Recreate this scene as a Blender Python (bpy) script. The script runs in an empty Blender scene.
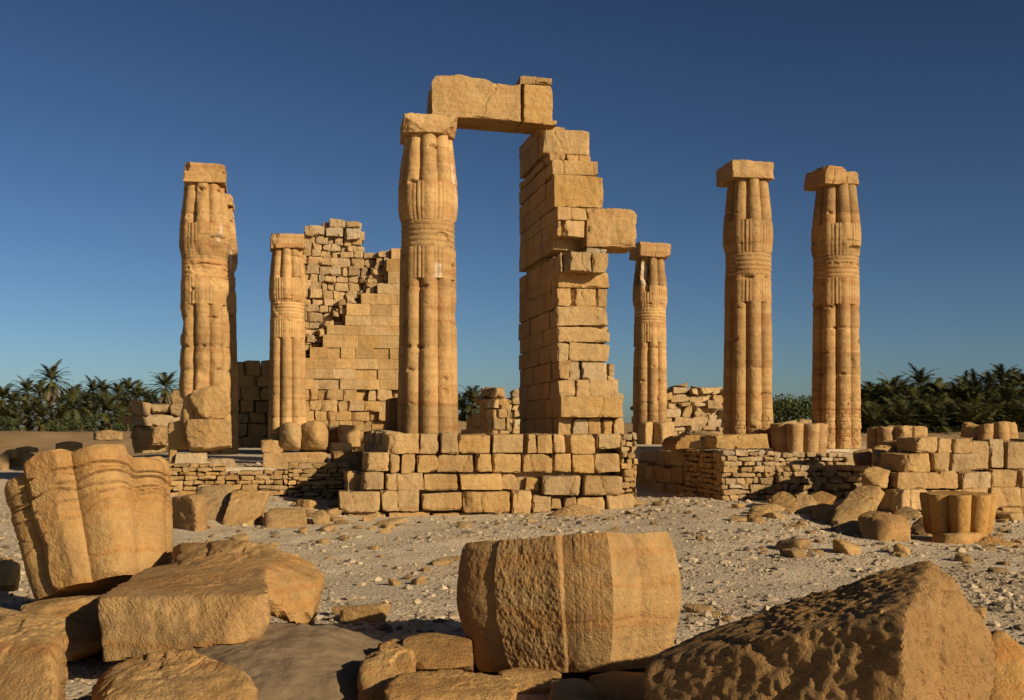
import bpy, bmesh, math, random
import numpy as np
from mathutils import Matrix, Vector, Euler

SC = bpy.context.scene
COL = SC.collection
RAD = math.radians

# ------------------------------------------------------------------ camera, world, sun, exposure
F = 1100.0            # focal length in pixels of the 1024 px wide frame
HOR = 432.0           # row of the horizon
EYE = 1.8
cam_d = bpy.data.cameras.new('camera')
cam_d.sensor_width = 36.0
cam_d.lens = F / 1024.0 * 36.0
cam_d.shift_y = (HOR - 350.0) / 1024.0
cam_d.clip_start = 0.05
cam_d.clip_end = 20000.0
cam = bpy.data.objects.new('camera', cam_d)
cam.location = (0, 0, EYE)
cam.rotation_euler = (RAD(90), 0, 0)
COL.objects.link(cam)
SC.camera = cam

SUN_AZ = 50.0         # degrees to the right of straight behind the camera
SUN_EL = 22.0
sd = Vector((math.sin(RAD(SUN_AZ)) * math.cos(RAD(SUN_EL)), -math.cos(RAD(SUN_AZ)) * math.cos(RAD(SUN_EL)), math.sin(RAD(SUN_EL))))
world = bpy.data.worlds.new('World')
SC.world = world
world.use_nodes = True
wn = world.node_tree
wn.nodes.clear()
wo = wn.nodes.new('ShaderNodeOutputWorld')
bg = wn.nodes.new('ShaderNodeBackground')
sky = wn.nodes.new('ShaderNodeTexSky')
sky.sky_type = 'NISHITA'
sky.sun_disc = False
sky.sun_elevation = RAD(SUN_EL)
sky.sun_rotation = math.atan2(sd.x, sd.y)
sky.altitude = 500.0
sky.air_density = 0.8
sky.dust_density = 0.9
sky.ozone_density = 2.6
hs = wn.nodes.new('ShaderNodeHueSaturation')
hs.inputs['Saturation'].default_value = 0.92
hs.inputs['Value'].default_value = 0.485
hs.inputs['Hue'].default_value = 0.496
gm = wn.nodes.new('ShaderNodeGamma')          # deep desert sky, as through a polarising filter
gm.inputs[1].default_value = 1.6
wn.links.new(sky.outputs[0], hs.inputs['Color'])
wn.links.new(hs.outputs[0], gm.inputs[0])
wn.links.new(gm.outputs[0], bg.inputs[0])
bg.inputs[1].default_value = 0.05
wn.links.new(bg.outputs[0], wo.inputs[0])

sun_d = bpy.data.lights.new('sun', 'SUN')
sun_d.energy = 4.8
sun_d.angle = RAD(0.5)
sun_d.color = (1.0, 0.86, 0.66)
sun = bpy.data.objects.new('sun', sun_d)
sun.rotation_euler = sd.to_track_quat('Z', 'Y').to_euler()
sun.location = (20, -20, 30)
COL.objects.link(sun)

SC.view_settings.view_transform = 'Standard'
SC.view_settings.look = 'None'
SC.view_settings.gamma = 1.0
SC.view_settings.use_curve_mapping = False
SC.view_settings.exposure = 0.35
SC.render.engine = 'CYCLES'
SC.cycles.max_bounces = 6
SC.cycles.diffuse_bounces = 3

# ------------------------------------------------------------------ numeric helpers
TH = RAD(12.0)        # the temple stands turned by this angle
CT, ST = math.cos(TH), math.sin(TH)

def P(px, py, Y):
    return np.array(((px - 512.0) / F * Y, Y, EYE + (HOR - py) / F * Y))

def _hash(ix, iy, iz, seed):
    with np.errstate(over='ignore'):
        h = (ix.astype(np.uint32) * np.uint32(374761393) + iy.astype(np.uint32) * np.uint32(668265263)
             + iz.astype(np.uint32) * np.uint32(2147483647) + np.uint32((seed * 974634777 + 12345) & 0xffffffff))
        h = (h ^ (h >> np.uint32(13))) * np.uint32(1274126177)
        h = h ^ (h >> np.uint32(16))
        h = h * np.uint32(2246822519)
        h = h ^ (h >> np.uint32(13))
    return h.astype(np.float64) / 4294967295.0

def vn(p, seed=0):
    p = np.asarray(p, float)
    i = np.floor(p).astype(np.int64)
    f = p - i
    f = f * f * f * (f * (f * 6 - 15) + 10)
    r = 0
    for dx in (0, 1):
        wx = f[:, 0] if dx else 1 - f[:, 0]
        for dy in (0, 1):
            wy = f[:, 1] if dy else 1 - f[:, 1]
            for dz in (0, 1):
                wz = f[:, 2] if dz else 1 - f[:, 2]
                r = r + wx * wy * wz * _hash(i[:, 0] + dx, i[:, 1] + dy, i[:, 2] + dz, seed)
    return r * 2 - 1

def fbm(p, octv=4, seed=0, gain=0.5):
    a, s, t = 1.0, 0.0, 0.0
    q = np.asarray(p, float)
    for k in range(octv):
        s = s + a * vn(q + 17.3 * k, seed + k)
        t += a
        a *= gain
        q = q * 2.03
    return s / t * 1.5

def sm(a, b, x):
    t = np.clip((np.asarray(x, float) - a) / (b - a), 0, 1)
    return t * t * (3 - 2 * t)

HUE = np.random.RandomState(3)

class MB:
    """collects pieces of one mesh"""
    def __init__(self):
        self.v, self.f, self.t, self.n = [], [], [], 0
    def add(self, v, f, tint=1.0):
        v = np.asarray(v, float)
        self.v.append(v)
        self.f.extend((np.asarray(f) + self.n).tolist() if not isinstance(f, list) else [[i + self.n for i in q] for q in f])
        t = np.full(len(v), tint, float) if np.isscalar(tint) else np.asarray(tint, float)
        if t.ndim == 2:
            self.t.append(np.concatenate([t, np.ones((len(v), 1))], 1))
            self.n += len(v)
            return
        h = HUE.normal(0, 0.05) if np.isscalar(tint) else 0.0
        if np.isscalar(tint) and HUE.rand() < 0.10: h += HUE.uniform(0.06, 0.2)      # a greyer, bleached stone
        self.t.append(np.stack([t * (1 - 0.25 * max(h, 0)), t * (1 + 0.35 * h), t * (1 + 1.8 * h), np.ones(len(v))], 1))
        self.n += len(v)
    def build(self, name, mat, parent=None, loc=None, rot=0.0, sharp=35.0, smooth=True, to_local=False):
        v = np.concatenate(self.v)
        if to_local:                 # vertices are world coordinates: move the origin to the base of the piece
            lo, hi = v.min(0), v.max(0)
            loc = np.array(((lo[0] + hi[0]) / 2, (lo[1] + hi[1]) / 2, lo[2]))
            v = v - loc
        me = bpy.data.meshes.new(name)
        me.from_pydata(v, [], self.f)
        at = me.attributes.new('tint', 'FLOAT_COLOR', 'POINT')
        at.data.foreach_set('color', np.concatenate(self.t).astype(np.float32).ravel())
        if smooth:
            me.polygons.foreach_set('use_smooth', np.ones(len(me.polygons), bool))
            if sharp:
                me.set_sharp_from_angle(angle=RAD(sharp))
        me.materials.append(mat)
        me.update()
        o = bpy.data.objects.new(name, me)
        COL.objects.link(o)
        if loc is not None:
            o.location = tuple(loc)
        o.rotation_euler = (0, 0, rot)
        if parent is not None:
            o.parent = parent
        return o

def tag(o, label=None, cat=None, group=None, kind=None):
    if label: o['label'] = label
    if cat: o['category'] = cat
    if group: o['group'] = group
    if kind: o['kind'] = kind
    return o

def thing(name, label, cat, loc=(0, 0, 0), rot=0.0, group=None):
    o = bpy.data.objects.new(name, None)
    COL.objects.link(o)
    o.location = tuple(loc)
    o.rotation_euler = (0, 0, rot)
    return tag(o, label, cat, group)

# ------------------------------------------------------------------ stone pieces
_latt = {}
def lattice(nx, ny, nz):
    key = (nx, ny, nz)
    if key in _latt:
        return _latt[key]
    X, Y, Z = np.meshgrid(np.arange(nx + 1), np.arange(ny + 1), np.arange(nz + 1), indexing='ij')
    on = (X == 0) | (X == nx) | (Y == 0) | (Y == ny) | (Z == 0) | (Z == nz)
    idx = -np.ones(on.shape, int)
    idx[on] = np.arange(on.sum())
    q = np.stack([X[on] / nx, Y[on] / ny, Z[on] / nz], 1)
    fs = []
    def quad(a, flip):
        f = np.stack([a[:-1, :-1], a[1:, :-1], a[1:, 1:], a[:-1, 1:]], -1).reshape(-1, 4)
        fs.append(f[:, ::-1] if flip else f)
    quad(idx[:, :, 0], True); quad(idx[:, :, -1], False)
    quad(idx[:, 0, :], False); quad(idx[:, -1, :], True)
    quad(idx[0, :, :], True); quad(idx[-1, :, :], False)
    _latt[key] = (q, np.concatenate(fs))
    return _latt[key]

def block(lo, hi, seed, sp=0.06, chip=0.05, rough=0.012, jit=0.02, freq=3.0, cuts=()):
    """one rough hewn stone block between two corners"""
    lo, hi = np.asarray(lo, float), np.asarray(hi, float)
    d = hi - lo
    n = np.clip(np.ceil(d / sp), 2, 70).astype(int)
    q, f = lattice(*n)
    p = lo + q * d
    rng = np.random.RandomState(seed % 2**31)
    # uneven spacing so that the corners get rounded properly
    cj = rng.uniform(-1, 1, (2, 2, 2, 3)) * jit
    w = 0
    for a in (0, 1):
        for b in (0, 1):
            for c in (0, 1):
                k = (q[:, 0] if a else 1 - q[:, 0]) * (q[:, 1] if b else 1 - q[:, 1]) * (q[:, 2] if c else 1 - q[:, 2])
                w = w + k[:, None] * cj[a, b, c]
    chip = min(chip, 0.045) if chip < 0.08 else chip
    r = min(chip * 1.2, d.min() * 0.40)
    inner = np.clip(p, lo + r, hi - r)
    nv = p - inner
    ln = np.linalg.norm(nv, axis=1, keepdims=True) + 1e-9
    nv = nv / ln
    e = np.sort(np.minimum(q, 1 - q) * d, axis=1)[:, 1]
    off = rng.uniform(-50, 50, 3)
    nz = fbm(p * freq * 1.3 + off, 3, seed % 977)
    amt = chip * (0.16 + 2.2 * np.clip(nz - 0.16, 0, 0.7)) * np.clip(1 - e / r, 0, 1) ** 1.4
    p = p + w - nv * amt[:, None]
    if chip >= 0.03:                 # set slightly out of true, so that every face takes the light differently
        c0 = (lo + hi) / 2
        ya, xa = rng.normal(0, 0.022, 2)
        q0 = p - c0
        p = c0 + np.stack([q0[:, 0] - ya * q0[:, 1], q0[:, 1] + ya * q0[:, 0] - xa * q0[:, 2], q0[:, 2] + xa * q0[:, 1]], 1)
    p = p + nv * (rough * (0.55 * fbm(p * freq + off, 3, seed % 733, 0.5) + 0.35 * fbm(p * freq * 5 - off, 2, seed % 733 + 3)))[:, None]
    cuts = list(cuts)
    if chip >= 0.03:                 # every hewn block has lost a corner or an arris or two
        for _ in range(rng.randint(1, 4)):
            cn = np.array([rng.choice([-1, 1]), rng.choice([-1, 1]), rng.choice([-1, 0, 1])]) * rng.uniform(0.4, 1.0, 3)
            if cn[1] > 0: cn[1] *= -1
            cuts.append((cn / d, rng.uniform(0.80, 0.97)))
    for (cn, ch) in cuts:            # broken off corners: plane with normal cn at fraction ch of the half size
        cn = np.asarray(cn, float); cn = cn / np.linalg.norm(cn)
        c = (lo + hi) / 2
        h = ch * np.sum(np.abs(cn) * d / 2)
        s = (p - c) @ cn - h - 0.05 * d.max() * fbm(p * 2.5 / d.max() * 2 + off, 3, seed % 511)
        p = p - np.clip(s, 0, None)[:, None] * cn
    if chip >= 0.03 and rng.rand() < 0.4 and d[0] > 0.5:     # a crack down the face
        cx = lo[0] + d[0] * rng.uniform(0.25, 0.75) + (p[:, 2] - lo[2]) * rng.uniform(-0.5, 0.5) + 0.06 * fbm(p * 3 + off, 2, seed % 333)
        p[:, 1] += (p[:, 1] < lo[1] + 0.5 * d[1]) * 0.035 * np.exp(-((p[:, 0] - cx) / max(0.018, sp * 0.5)) ** 2)
    return p, f

_ico = {}
def ico(n):
    if n not in _ico:
        bm = bmesh.new()
        bmesh.ops.create_icosphere(bm, subdivisions=n, radius=1)
        v = np.array([x.co[:] for x in bm.verts])
        f = np.array([[y.index for y in x.verts] for x in bm.faces])
        bm.free()
        _ico[n] = (v / np.linalg.norm(v, axis=1, keepdims=True), f)
    return _ico[n]

def hull_planes(pts):
    bm = bmesh.new()
    for p in pts:
        bm.verts.new(tuple(p))
    bmesh.ops.convex_hull(bm, input=bm.verts)
    bm.faces.ensure_lookup_table()
    c = np.mean(np.array(pts), 0)
    N, H = [], []
    for f in bm.faces:
        f.normal_update()
        n = np.array(f.normal[:])
        if np.linalg.norm(n) < 0.5: continue
        h = np.dot(n, np.array(f.verts[0].co[:]) - c)
        if h < 0: n, h = -n, -h
        if h > 1e-3:
            N.append(n); H.append(h)
    bm.free()
    N, H = np.array(N), np.array(H)
    keep = []
    for i in range(len(H)):
        if all(N[i] @ N[j] < 0.9995 for j in keep): keep.append(i)
    return c, N[keep], H[keep]

def rock(pts, res=5, k=70.0, amp=0.03, freq=2.0, fine=0.006, seed=1, crack=0.0, crackfreq=1.2, ledge=0.0, facets=14, fcut=0.95, grit=0.0, flake=0.022):
    """a boulder grown from the corner points of its rough hull"""
    c, N, H = hull_planes(pts)
    d, f = ico(res)
    if facets:                       # broken corners and flaked edges: extra planes just inside the hull
        rg = np.random.RandomState(seed + 4000)
        n2 = rg.normal(size=(facets, 3)); n2 /= np.linalg.norm(n2, axis=1, keepdims=True)
        far = (np.array(pts) - c) @ n2.T
        N = np.concatenate([N, n2]); H = np.concatenate([H, far.max(0) * rg.uniform(fcut - 0.14, fcut + 0.03, facets)])
    g = np.clip(d @ N.T, 0, None) / H
    gs = np.sort(g, 1)
    m1, m2 = gs[:, -1], gs[:, -2]
    k = max(k, 160.0) if k > 50 else k
    r = 1.0 / (m1 * ((g / m1[:, None]) ** k).sum(1) ** (1.0 / k))
    p = d * r[:, None]
    off = np.random.RandomState(seed).uniform(-40, 40, 3)
    size = H.mean()
    n1 = fbm(p * freq + off, 4, seed, 0.5)
    amp = amp * 0.5
    edge = np.exp(-((m1 - m2) / m1 / 0.035) ** 2)
    dis = -edge * 0.045 * size * np.clip(fbm(p * freq * 2.2 - off, 3, seed + 61, 0.6) + 0.1, 0, 1)      # chipped arrises
    dis += amp * n1 + fine * fbm(p * freq * 9 + off, 3, seed + 5, 0.6)
    dis -= 0.9 * amp * np.clip(fbm(p * freq * 0.55 - off, 2, seed + 9) - 0.3, 0, 1)
    if ledge:
        lz = p[:, 2] * 7 + fbm(p * 1.1 + off, 2, seed + 3) * 1.4
        dis += ledge * (np.abs((lz % 1) - 0.5) * 2 - 0.5)
    if flake:                        # sandstone comes off in layers: stepped ledges along a warped bedding
        fq = fbm(p * freq * 0.6 + off * 0.7, 4, seed + 41, 0.5) * 3.2 + p[:, 2] * 1.6
        st = np.floor(fq) + sm(0.0, 0.10, fq - np.floor(fq))
        dis += flake * (st - fq + 0.5) * (0.5 + np.clip(fbm(p * 0.8 - off, 2, seed + 43) + 0.4, 0, 1.2))
    if grit:                         # coarse broken face: slanting flakes
        gq = p * np.array([1.0, 1.0, 0.55]) + 0.35 * p[:, [2, 0, 1]]
        dis += grit * (np.abs(fbm(gq * 15 + off, 3, seed + 31, 0.6)) * 2 - 0.6 + 0.6 * fbm(gq * 30 - off, 2, seed + 33))
    if crack:
        cn = np.abs(fbm(p * crackfreq + off * 1.7, 3, seed + 21, 0.4))
        dis -= crack * np.exp(-(cn / 0.025) ** 2)
    p = p + d * dis[:, None]
    return p + c, f

def rock_obj(name, pts, mat, label, cat, group=None, tint=1.0, parent=None, **kw):
    mb = MB()
    v, f = rock(pts, **kw)
    mb.add(v, f, tint)
    o = mb.build(name, mat, parent, to_local=parent is None, sharp=40)
    if label: tag(o, label, cat, group)
    return o

def boxpts(c, size, rz=0, rx=0, ry=0, jit=0.08, seed=0):
    rng = np.random.RandomState(seed)
    m = np.array(Euler((rx, ry, rz)).to_matrix())
    out = []
    for a in (-1, 1):
        for b in (-1, 1):
            for d in (-1, 1):
                q = np.array([a, b, d]) * 0.5 * (1 + rng.uniform(-jit * 2, jit, 3)) * np.asarray(size)
                out.append(m @ q + np.asarray(c))
    return out

class Frame:
    """a wall's own plane: u to the right along it, v into the depth, z up; pixel rays are met with it"""
    def __init__(s, px, Y, th=TH):
        s.x, s.y, s.th = (px - 512.0) / F * Y, Y, th
        s.c, s.s = math.cos(th), math.sin(th)
    def u(s, px, v=0.0):
        k = (px - 512.0) / F
        x0, y0 = s.x - s.s * v, s.y + s.c * v
        return (k * y0 - x0) / (s.c - k * s.s)
    def z(s, px, py, v=0.0):
        Y = s.y + s.u(px, v) * s.s + s.c * v
        return EYE + (HOR - py) / F * Y
    def vleft(s, px):                # where the plane u = 0 meets the ray
        k = (px - 512.0) / F
        return (s.x - k * s.y) / (k * s.c + s.s)
    def world(s, u, v):
        return s.x + s.c * u - s.s * v, s.y + s.s * u + s.c * v

# ------------------------------------------------------------------ materials
def nodes_of(name):
    m = bpy.data.materials.new(name)
    m.use_nodes = True
    nt = m.node_tree
    nt.nodes.clear()
    o = nt.nodes.new('ShaderNodeOutputMaterial')
    b = nt.nodes.new('ShaderNodeBsdfPrincipled')
    nt.links.new(b.outputs[0], o.inputs[0])
    return m, nt, b

def nnoise(nt, vec, scale, detail=5, rough=0.55, dist=0.0):
    n = nt.nodes.new('ShaderNodeTexNoise')
    n.inputs['Scale'].default_value = scale
    n.inputs['Detail'].default_value = detail
    n.inputs['Roughness'].default_value = rough
    n.inputs['Distortion'].default_value = dist
    nt.links.new(vec, n.inputs['Vector'])
    return n.outputs['Fac']

def ramp(nt, fac, stops):
    r = nt.nodes.new('ShaderNodeValToRGB')
    e = r.color_ramp.elements
    while len(e) < len(stops): e.new(0.5)
    for el, (p, c) in zip(e, stops):
        el.position = p
        el.color = (c, c, c, 1) if np.isscalar(c) else (*c, 1)
    nt.links.new(fac, r.inputs[0])
    return r.outputs[0]

def mix(nt, fac, a, b, mode='MIX'):
    m = nt.nodes.new('ShaderNodeMix')
    m.data_type = 'RGBA'
    m.blend_type = mode
    for sock, val in ((0, fac), (6, a), (7, b)):
        if hasattr(val, 'is_output'): nt.links.new(val, m.inputs[sock])
        elif sock == 0: m.inputs[0].default_value = val
        else: m.inputs[sock].default_value = (*val, 1)
    return m.outputs[2]

def math_(nt, op, a, b=0.0):
    m = nt.nodes.new('ShaderNodeMath')
    m.operation = op
    for i, val in enumerate((a, b)):
        if hasattr(val, 'is_output'): nt.links.new(val, m.inputs[i])
        else: m.inputs[i].default_value = val
    return m.outputs[0]

def stone_mat(name, light, mid, dark, red, scale=1.0, bump=0.6, grain=1.0, strata=0.5, patina=0.4, pale=0.15, tool=0.0):
    m, nt, b = nodes_of(name)
    tc = nt.nodes.new('ShaderNodeTexCoord')
    oi = nt.nodes.new('ShaderNodeObjectInfo')
    mul = nt.nodes.new('ShaderNodeVectorMath'); mul.operation = 'SCALE'
    mul.inputs[0].default_value = (91.0, 57.0, 13.0)
    nt.links.new(oi.outputs['Random'], mul.inputs['Scale'])
    add = nt.nodes.new('ShaderNodeVectorMath'); add.operation = 'ADD'
    nt.links.new(tc.outputs['Object'], add.inputs[0]); nt.links.new(mul.outputs[0], add.inputs[1])
    vec = add.outputs[0]
    big = nnoise(nt, vec, 0.9 * scale, 6, 0.6, 0.3)
    c = ramp(nt, big, [(0.3, mid), (0.55, light), (0.75, mid)])
    # bedding of the sandstone: noise drawn out along the horizontal
    mp = nt.nodes.new('ShaderNodeMapping')
    mp.inputs['Scale'].default_value = (0.35 * scale, 0.35 * scale, 5.0 * scale)
    mp.inputs['Rotation'].default_value = (0.09, 0.06, 0)
    nt.links.new(vec, mp.inputs[0])
    st = nnoise(nt, mp.outputs[0], 1.0, 5, 0.6, 0.6)
    c = mix(nt, math_(nt, 'MULTIPLY', ramp(nt, st, [(0.47, 0.0), (0.66, 1.0)]), strata), c, red)
    c = mix(nt, math_(nt, 'MULTIPLY', ramp(nt, st, [(0.28, 1.0), (0.42, 0.0)]), strata * 0.6), c, light)
    pt = nnoise(nt, vec, 1.7 * scale, 7, 0.68, 0.8)
    c = mix(nt, math_(nt, 'MULTIPLY', ramp(nt, pt, [(0.52, 0.0), (0.72, 1.0)]), patina), c, dark)
    pl = nnoise(nt, vec, 2.6 * scale, 6, 0.7, 0.4)
    c = mix(nt, math_(nt, 'MULTIPLY', ramp(nt, pl, [(0.60, 0.0), (0.72, 1.0)]), pale), c, (0.50, 0.39, 0.24))
    ms = nt.nodes.new('ShaderNodeMapping')       # weather stains drawn out down the face
    ms.inputs['Scale'].default_value = (1.6 * scale, 1.6 * scale, 0.45 * scale)
    nt.links.new(vec, ms.inputs[0])
    ws = nnoise(nt, ms.outputs[0], 1.0, 8, 0.7, 0.5)
    c = mix(nt, 1.0, c, ramp(nt, ws, [(0.30, 0.62), (0.46, 0.92), (0.60, 1.0), (0.78, 1.14)]), 'MULTIPLY')
    md = nnoise(nt, vec, 9 * scale, 7, 0.72, 0.3)
    c = mix(nt, 1.0, c, ramp(nt, md, [(0.28, 0.70), (0.45, 0.97), (0.7, 1.08)]), 'MULTIPLY')
    sp = nnoise(nt, vec, 55 * scale, 4, 0.7)
    c = mix(nt, 1.0, c, ramp(nt, sp, [(0.25, 0.72), (0.5, 1.0), (0.8, 1.18)]), 'MULTIPLY')
    at = nt.nodes.new('ShaderNodeAttribute'); at.attribute_name = 'tint'
    c = mix(nt, 1.0, c, at.outputs['Color'], 'MULTIPLY')
    nt.links.new(c, b.inputs['Base Color'])
    b.inputs['Roughness'].default_value = 0.92
    b.inputs['Specular IOR Level'].default_value = 0.15
    # relief
    h1 = nnoise(nt, vec, 5.0 * scale, 8, 0.62)
    h2 = nnoise(nt, vec, 38.0 * scale, 5, 0.65)
    vo = nt.nodes.new('ShaderNodeTexVoronoi'); vo.inputs['Scale'].default_value = 16 * scale
    nt.links.new(vec, vo.inputs['Vector'])
    pit = ramp(nt, vo.outputs['Distance'], [(0.0, 0.0), (0.22, 1.0)])
    h = math_(nt, 'ADD', math_(nt, 'MULTIPLY', h1, 1.1), math_(nt, 'MULTIPLY', h2, 0.28 * grain))
    h = math_(nt, 'ADD', h, math_(nt, 'MULTIPLY', pit, 0.05))
    h = math_(nt, 'ADD', h, math_(nt, 'MULTIPLY', st, 0.35))
    if tool:                         # slanting chisel strokes left on the dressed faces
        wm = nt.nodes.new('ShaderNodeMapping')
        wm.inputs['Rotation'].default_value = (0.3, 0.75, 0.5)
        nt.links.new(vec, wm.inputs[0])
        wv = nt.nodes.new('ShaderNodeTexWave')
        wv.inputs['Scale'].default_value = 9.0
        wv.inputs['Distortion'].default_value = 7.0
        wv.inputs['Detail'].default_value = 3.0
        wv.inputs['Detail Scale'].default_value = 2.5
        nt.links.new(wm.outputs[0], wv.inputs['Vector'])
        mk = ramp(nt, nnoise(nt, vec, 1.9, 4, 0.6), [(0.45, 0.0), (0.6, 1.0)])
        h = math_(nt, 'ADD', h, math_(nt, 'MULTIPLY', math_(nt, 'MULTIPLY', wv.outputs['Fac'], mk), tool))
    bp = nt.nodes.new('ShaderNodeBump')
    bp.inputs['Strength'].default_value = bump
    bp.inputs['Distance'].default_value = 0.08
    nt.links.new(h, bp.inputs['Height'])
    nt.links.new(bp.outputs[0], b.inputs['Normal'])
    return m

M = {}
M['wall'] = stone_mat('golden_masonry', (0.424, 0.269, 0.11), (0.374, 0.22, 0.078), (0.226, 0.13, 0.056), (0.38, 0.192, 0.061), 1.0, 0.8)
M['column'] = stone_mat('column_sandstone', (0.435, 0.265, 0.102), (0.355, 0.202, 0.073), (0.175, 0.100, 0.046), (0.320, 0.148, 0.050), 0.8, 0.65, strata=0.7, patina=0.5, pale=0.12)
M['fore'] = stone_mat('orange_sandstone', (0.424, 0.251, 0.089), (0.38, 0.201, 0.061), (0.253, 0.149, 0.063), (0.402, 0.179, 0.046), 1.5, 0.62, 1.3, strata=0.75, patina=0.65, pale=0.16, tool=0.10)
M['rough'] = stone_mat('broken_sandstone', (0.363, 0.209, 0.078), (0.314, 0.169, 0.059), (0.204, 0.115, 0.049), (0.347, 0.158, 0.049), 1.8, 0.9, 1.6, strata=0.25, patina=0.4, pale=0.06)
M['rubble'] = stone_mat('pale_rubble', (0.44, 0.299, 0.144), (0.38, 0.243, 0.105), (0.242, 0.156, 0.076), (0.407, 0.226, 0.088), 1.3, 0.9, pale=0.4)

def ground_mat():
    m, nt, b = nodes_of('gravel_and_dust')
    tc = nt.nodes.new('ShaderNodeTexCoord')
    vec = tc.outputs['Object']
    big = nnoise(nt, vec, 0.22, 6, 0.6)
    c = ramp(nt, big, [(0.3, (0.50, 0.395, 0.25)), (0.5, (0.60, 0.465, 0.29)), (0.72, (0.55, 0.395, 0.22))])
    n2 = nnoise(nt, vec, 2.2, 6, 0.7)
    c = mix(nt, 1.0, c, ramp(nt, n2, [(0.3, 0.78), (0.7, 1.15)]), 'MULTIPLY')
    vo = nt.nodes.new('ShaderNodeTexVoronoi'); vo.inputs['Scale'].default_value = 22
    nt.links.new(vec, vo.inputs['Vector'])
    peb = ramp(nt, vo.outputs['Color'], [(0.2, 0.72), (0.6, 1.0), (0.9, 1.25)])
    c = mix(nt, 0.7, c, peb, 'MULTIPLY')
    # tilled earth of the far bank and fields
    sx = nt.nodes.new('ShaderNodeSeparateXYZ'); nt.links.new(vec, sx.inputs[0])
    far = nt.nodes.new('ShaderNodeMapRange')
    far.inputs['From Min'].default_value = 88; far.inputs['From Max'].default_value = 97
    nt.links.new(sx.outputs[1], far.inputs['Value'])
    soil = ramp(nt, nnoise(nt, vec, 0.3, 5, 0.6), [(0.3, (0.22, 0.135, 0.06)), (0.7, (0.33, 0.21, 0.10))])
    c = mix(nt, far.outputs[0], c, soil)
    nt.links.new(c, b.inputs['Base Color'])
    b.inputs['Roughness'].default_value = 0.95
    b.inputs['Specular IOR Level'].default_value = 0.1
    h = math_(nt, 'ADD', nnoise(nt, vec, 6, 8, 0.7), math_(nt, 'MULTIPLY', vo.outputs['Distance'], -0.5))
    h = math_(nt, 'ADD', h, math_(nt, 'MULTIPLY', nnoise(nt, vec, 60, 4, 0.7), 0.35))
    bp = nt.nodes.new('ShaderNodeBump'); bp.inputs['Strength'].default_value = 0.8; bp.inputs['Distance'].default_value = 0.05
    nt.links.new(h, bp.inputs['Height']); nt.links.new(bp.outputs[0], b.inputs['Normal'])
    return m
M['ground'] = ground_mat()

def plain_mat(name, a, bcol, scale, rough=0.8, bump=0.3, trans=None):
    m, nt, b = nodes_of(name)
    tc = nt.nodes.new('ShaderNodeTexCoord')
    n = nnoise(nt, tc.outputs['Object'], scale, 5, 0.65)
    c = ramp(nt, n, [(0.3, a), (0.7, bcol)])
    at = nt.nodes.new('ShaderNodeAttribute'); at.attribute_name = 'tint'
    c = mix(nt, 1.0, c, at.outputs['Color'], 'MULTIPLY')
    nt.links.new(c, b.inputs['Base Color'])
    b.inputs['Roughness'].default_value = rough
    b.inputs['Specular IOR Level'].default_value = 0.2
    bp = nt.nodes.new('ShaderNodeBump'); bp.inputs['Strength'].default_value = bump; bp.inputs['Distance'].default_value = 0.02
    nt.links.new(nnoise(nt, tc.outputs['Object'], scale * 4, 5, 0.7), bp.inputs['Height'])
    nt.links.new(bp.outputs[0], b.inputs['Normal'])
    return m
M['sand'] = plain_mat('drifted_sand', (0.165, 0.108, 0.054), (0.215, 0.145, 0.076), 5.0, 0.95, 0.6)
M['gravel'] = plain_mat('gravel_stones', (0.30, 0.22, 0.13), (0.40, 0.305, 0.185), 0.7, 0.9, 0.4)
M['frond'] = plain_mat('palm_frond', (0.046, 0.047, 0.012), (0.088, 0.082, 0.024), 0.8, 0.6, 0.1)
M['dry'] = plain_mat('dry_frond', (0.16, 0.105, 0.05), (0.24, 0.155, 0.075), 0.8, 0.8, 0.1)
M['trunk'] = plain_mat('palm_trunk', (0.15, 0.10, 0.06), (0.24, 0.16, 0.09), 3.0, 0.9, 0.8)
M['leaf'] = plain_mat('acacia_leaf', (0.035, 0.050, 0.014), (0.075, 0.085, 0.026), 1.2, 0.6, 0.1)

# ------------------------------------------------------------------ terrain
FL = Frame(250, 31.0)                    # low retaining wall on the left
FR = Frame(722, 33.5)                    # rubble faced podium on the right
def uv(x, y, fr):
    dx, dy = x - fr.x, y - fr.y
    return dx * fr.c + dy * fr.s, -dx * fr.s + dy * fr.c

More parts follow.
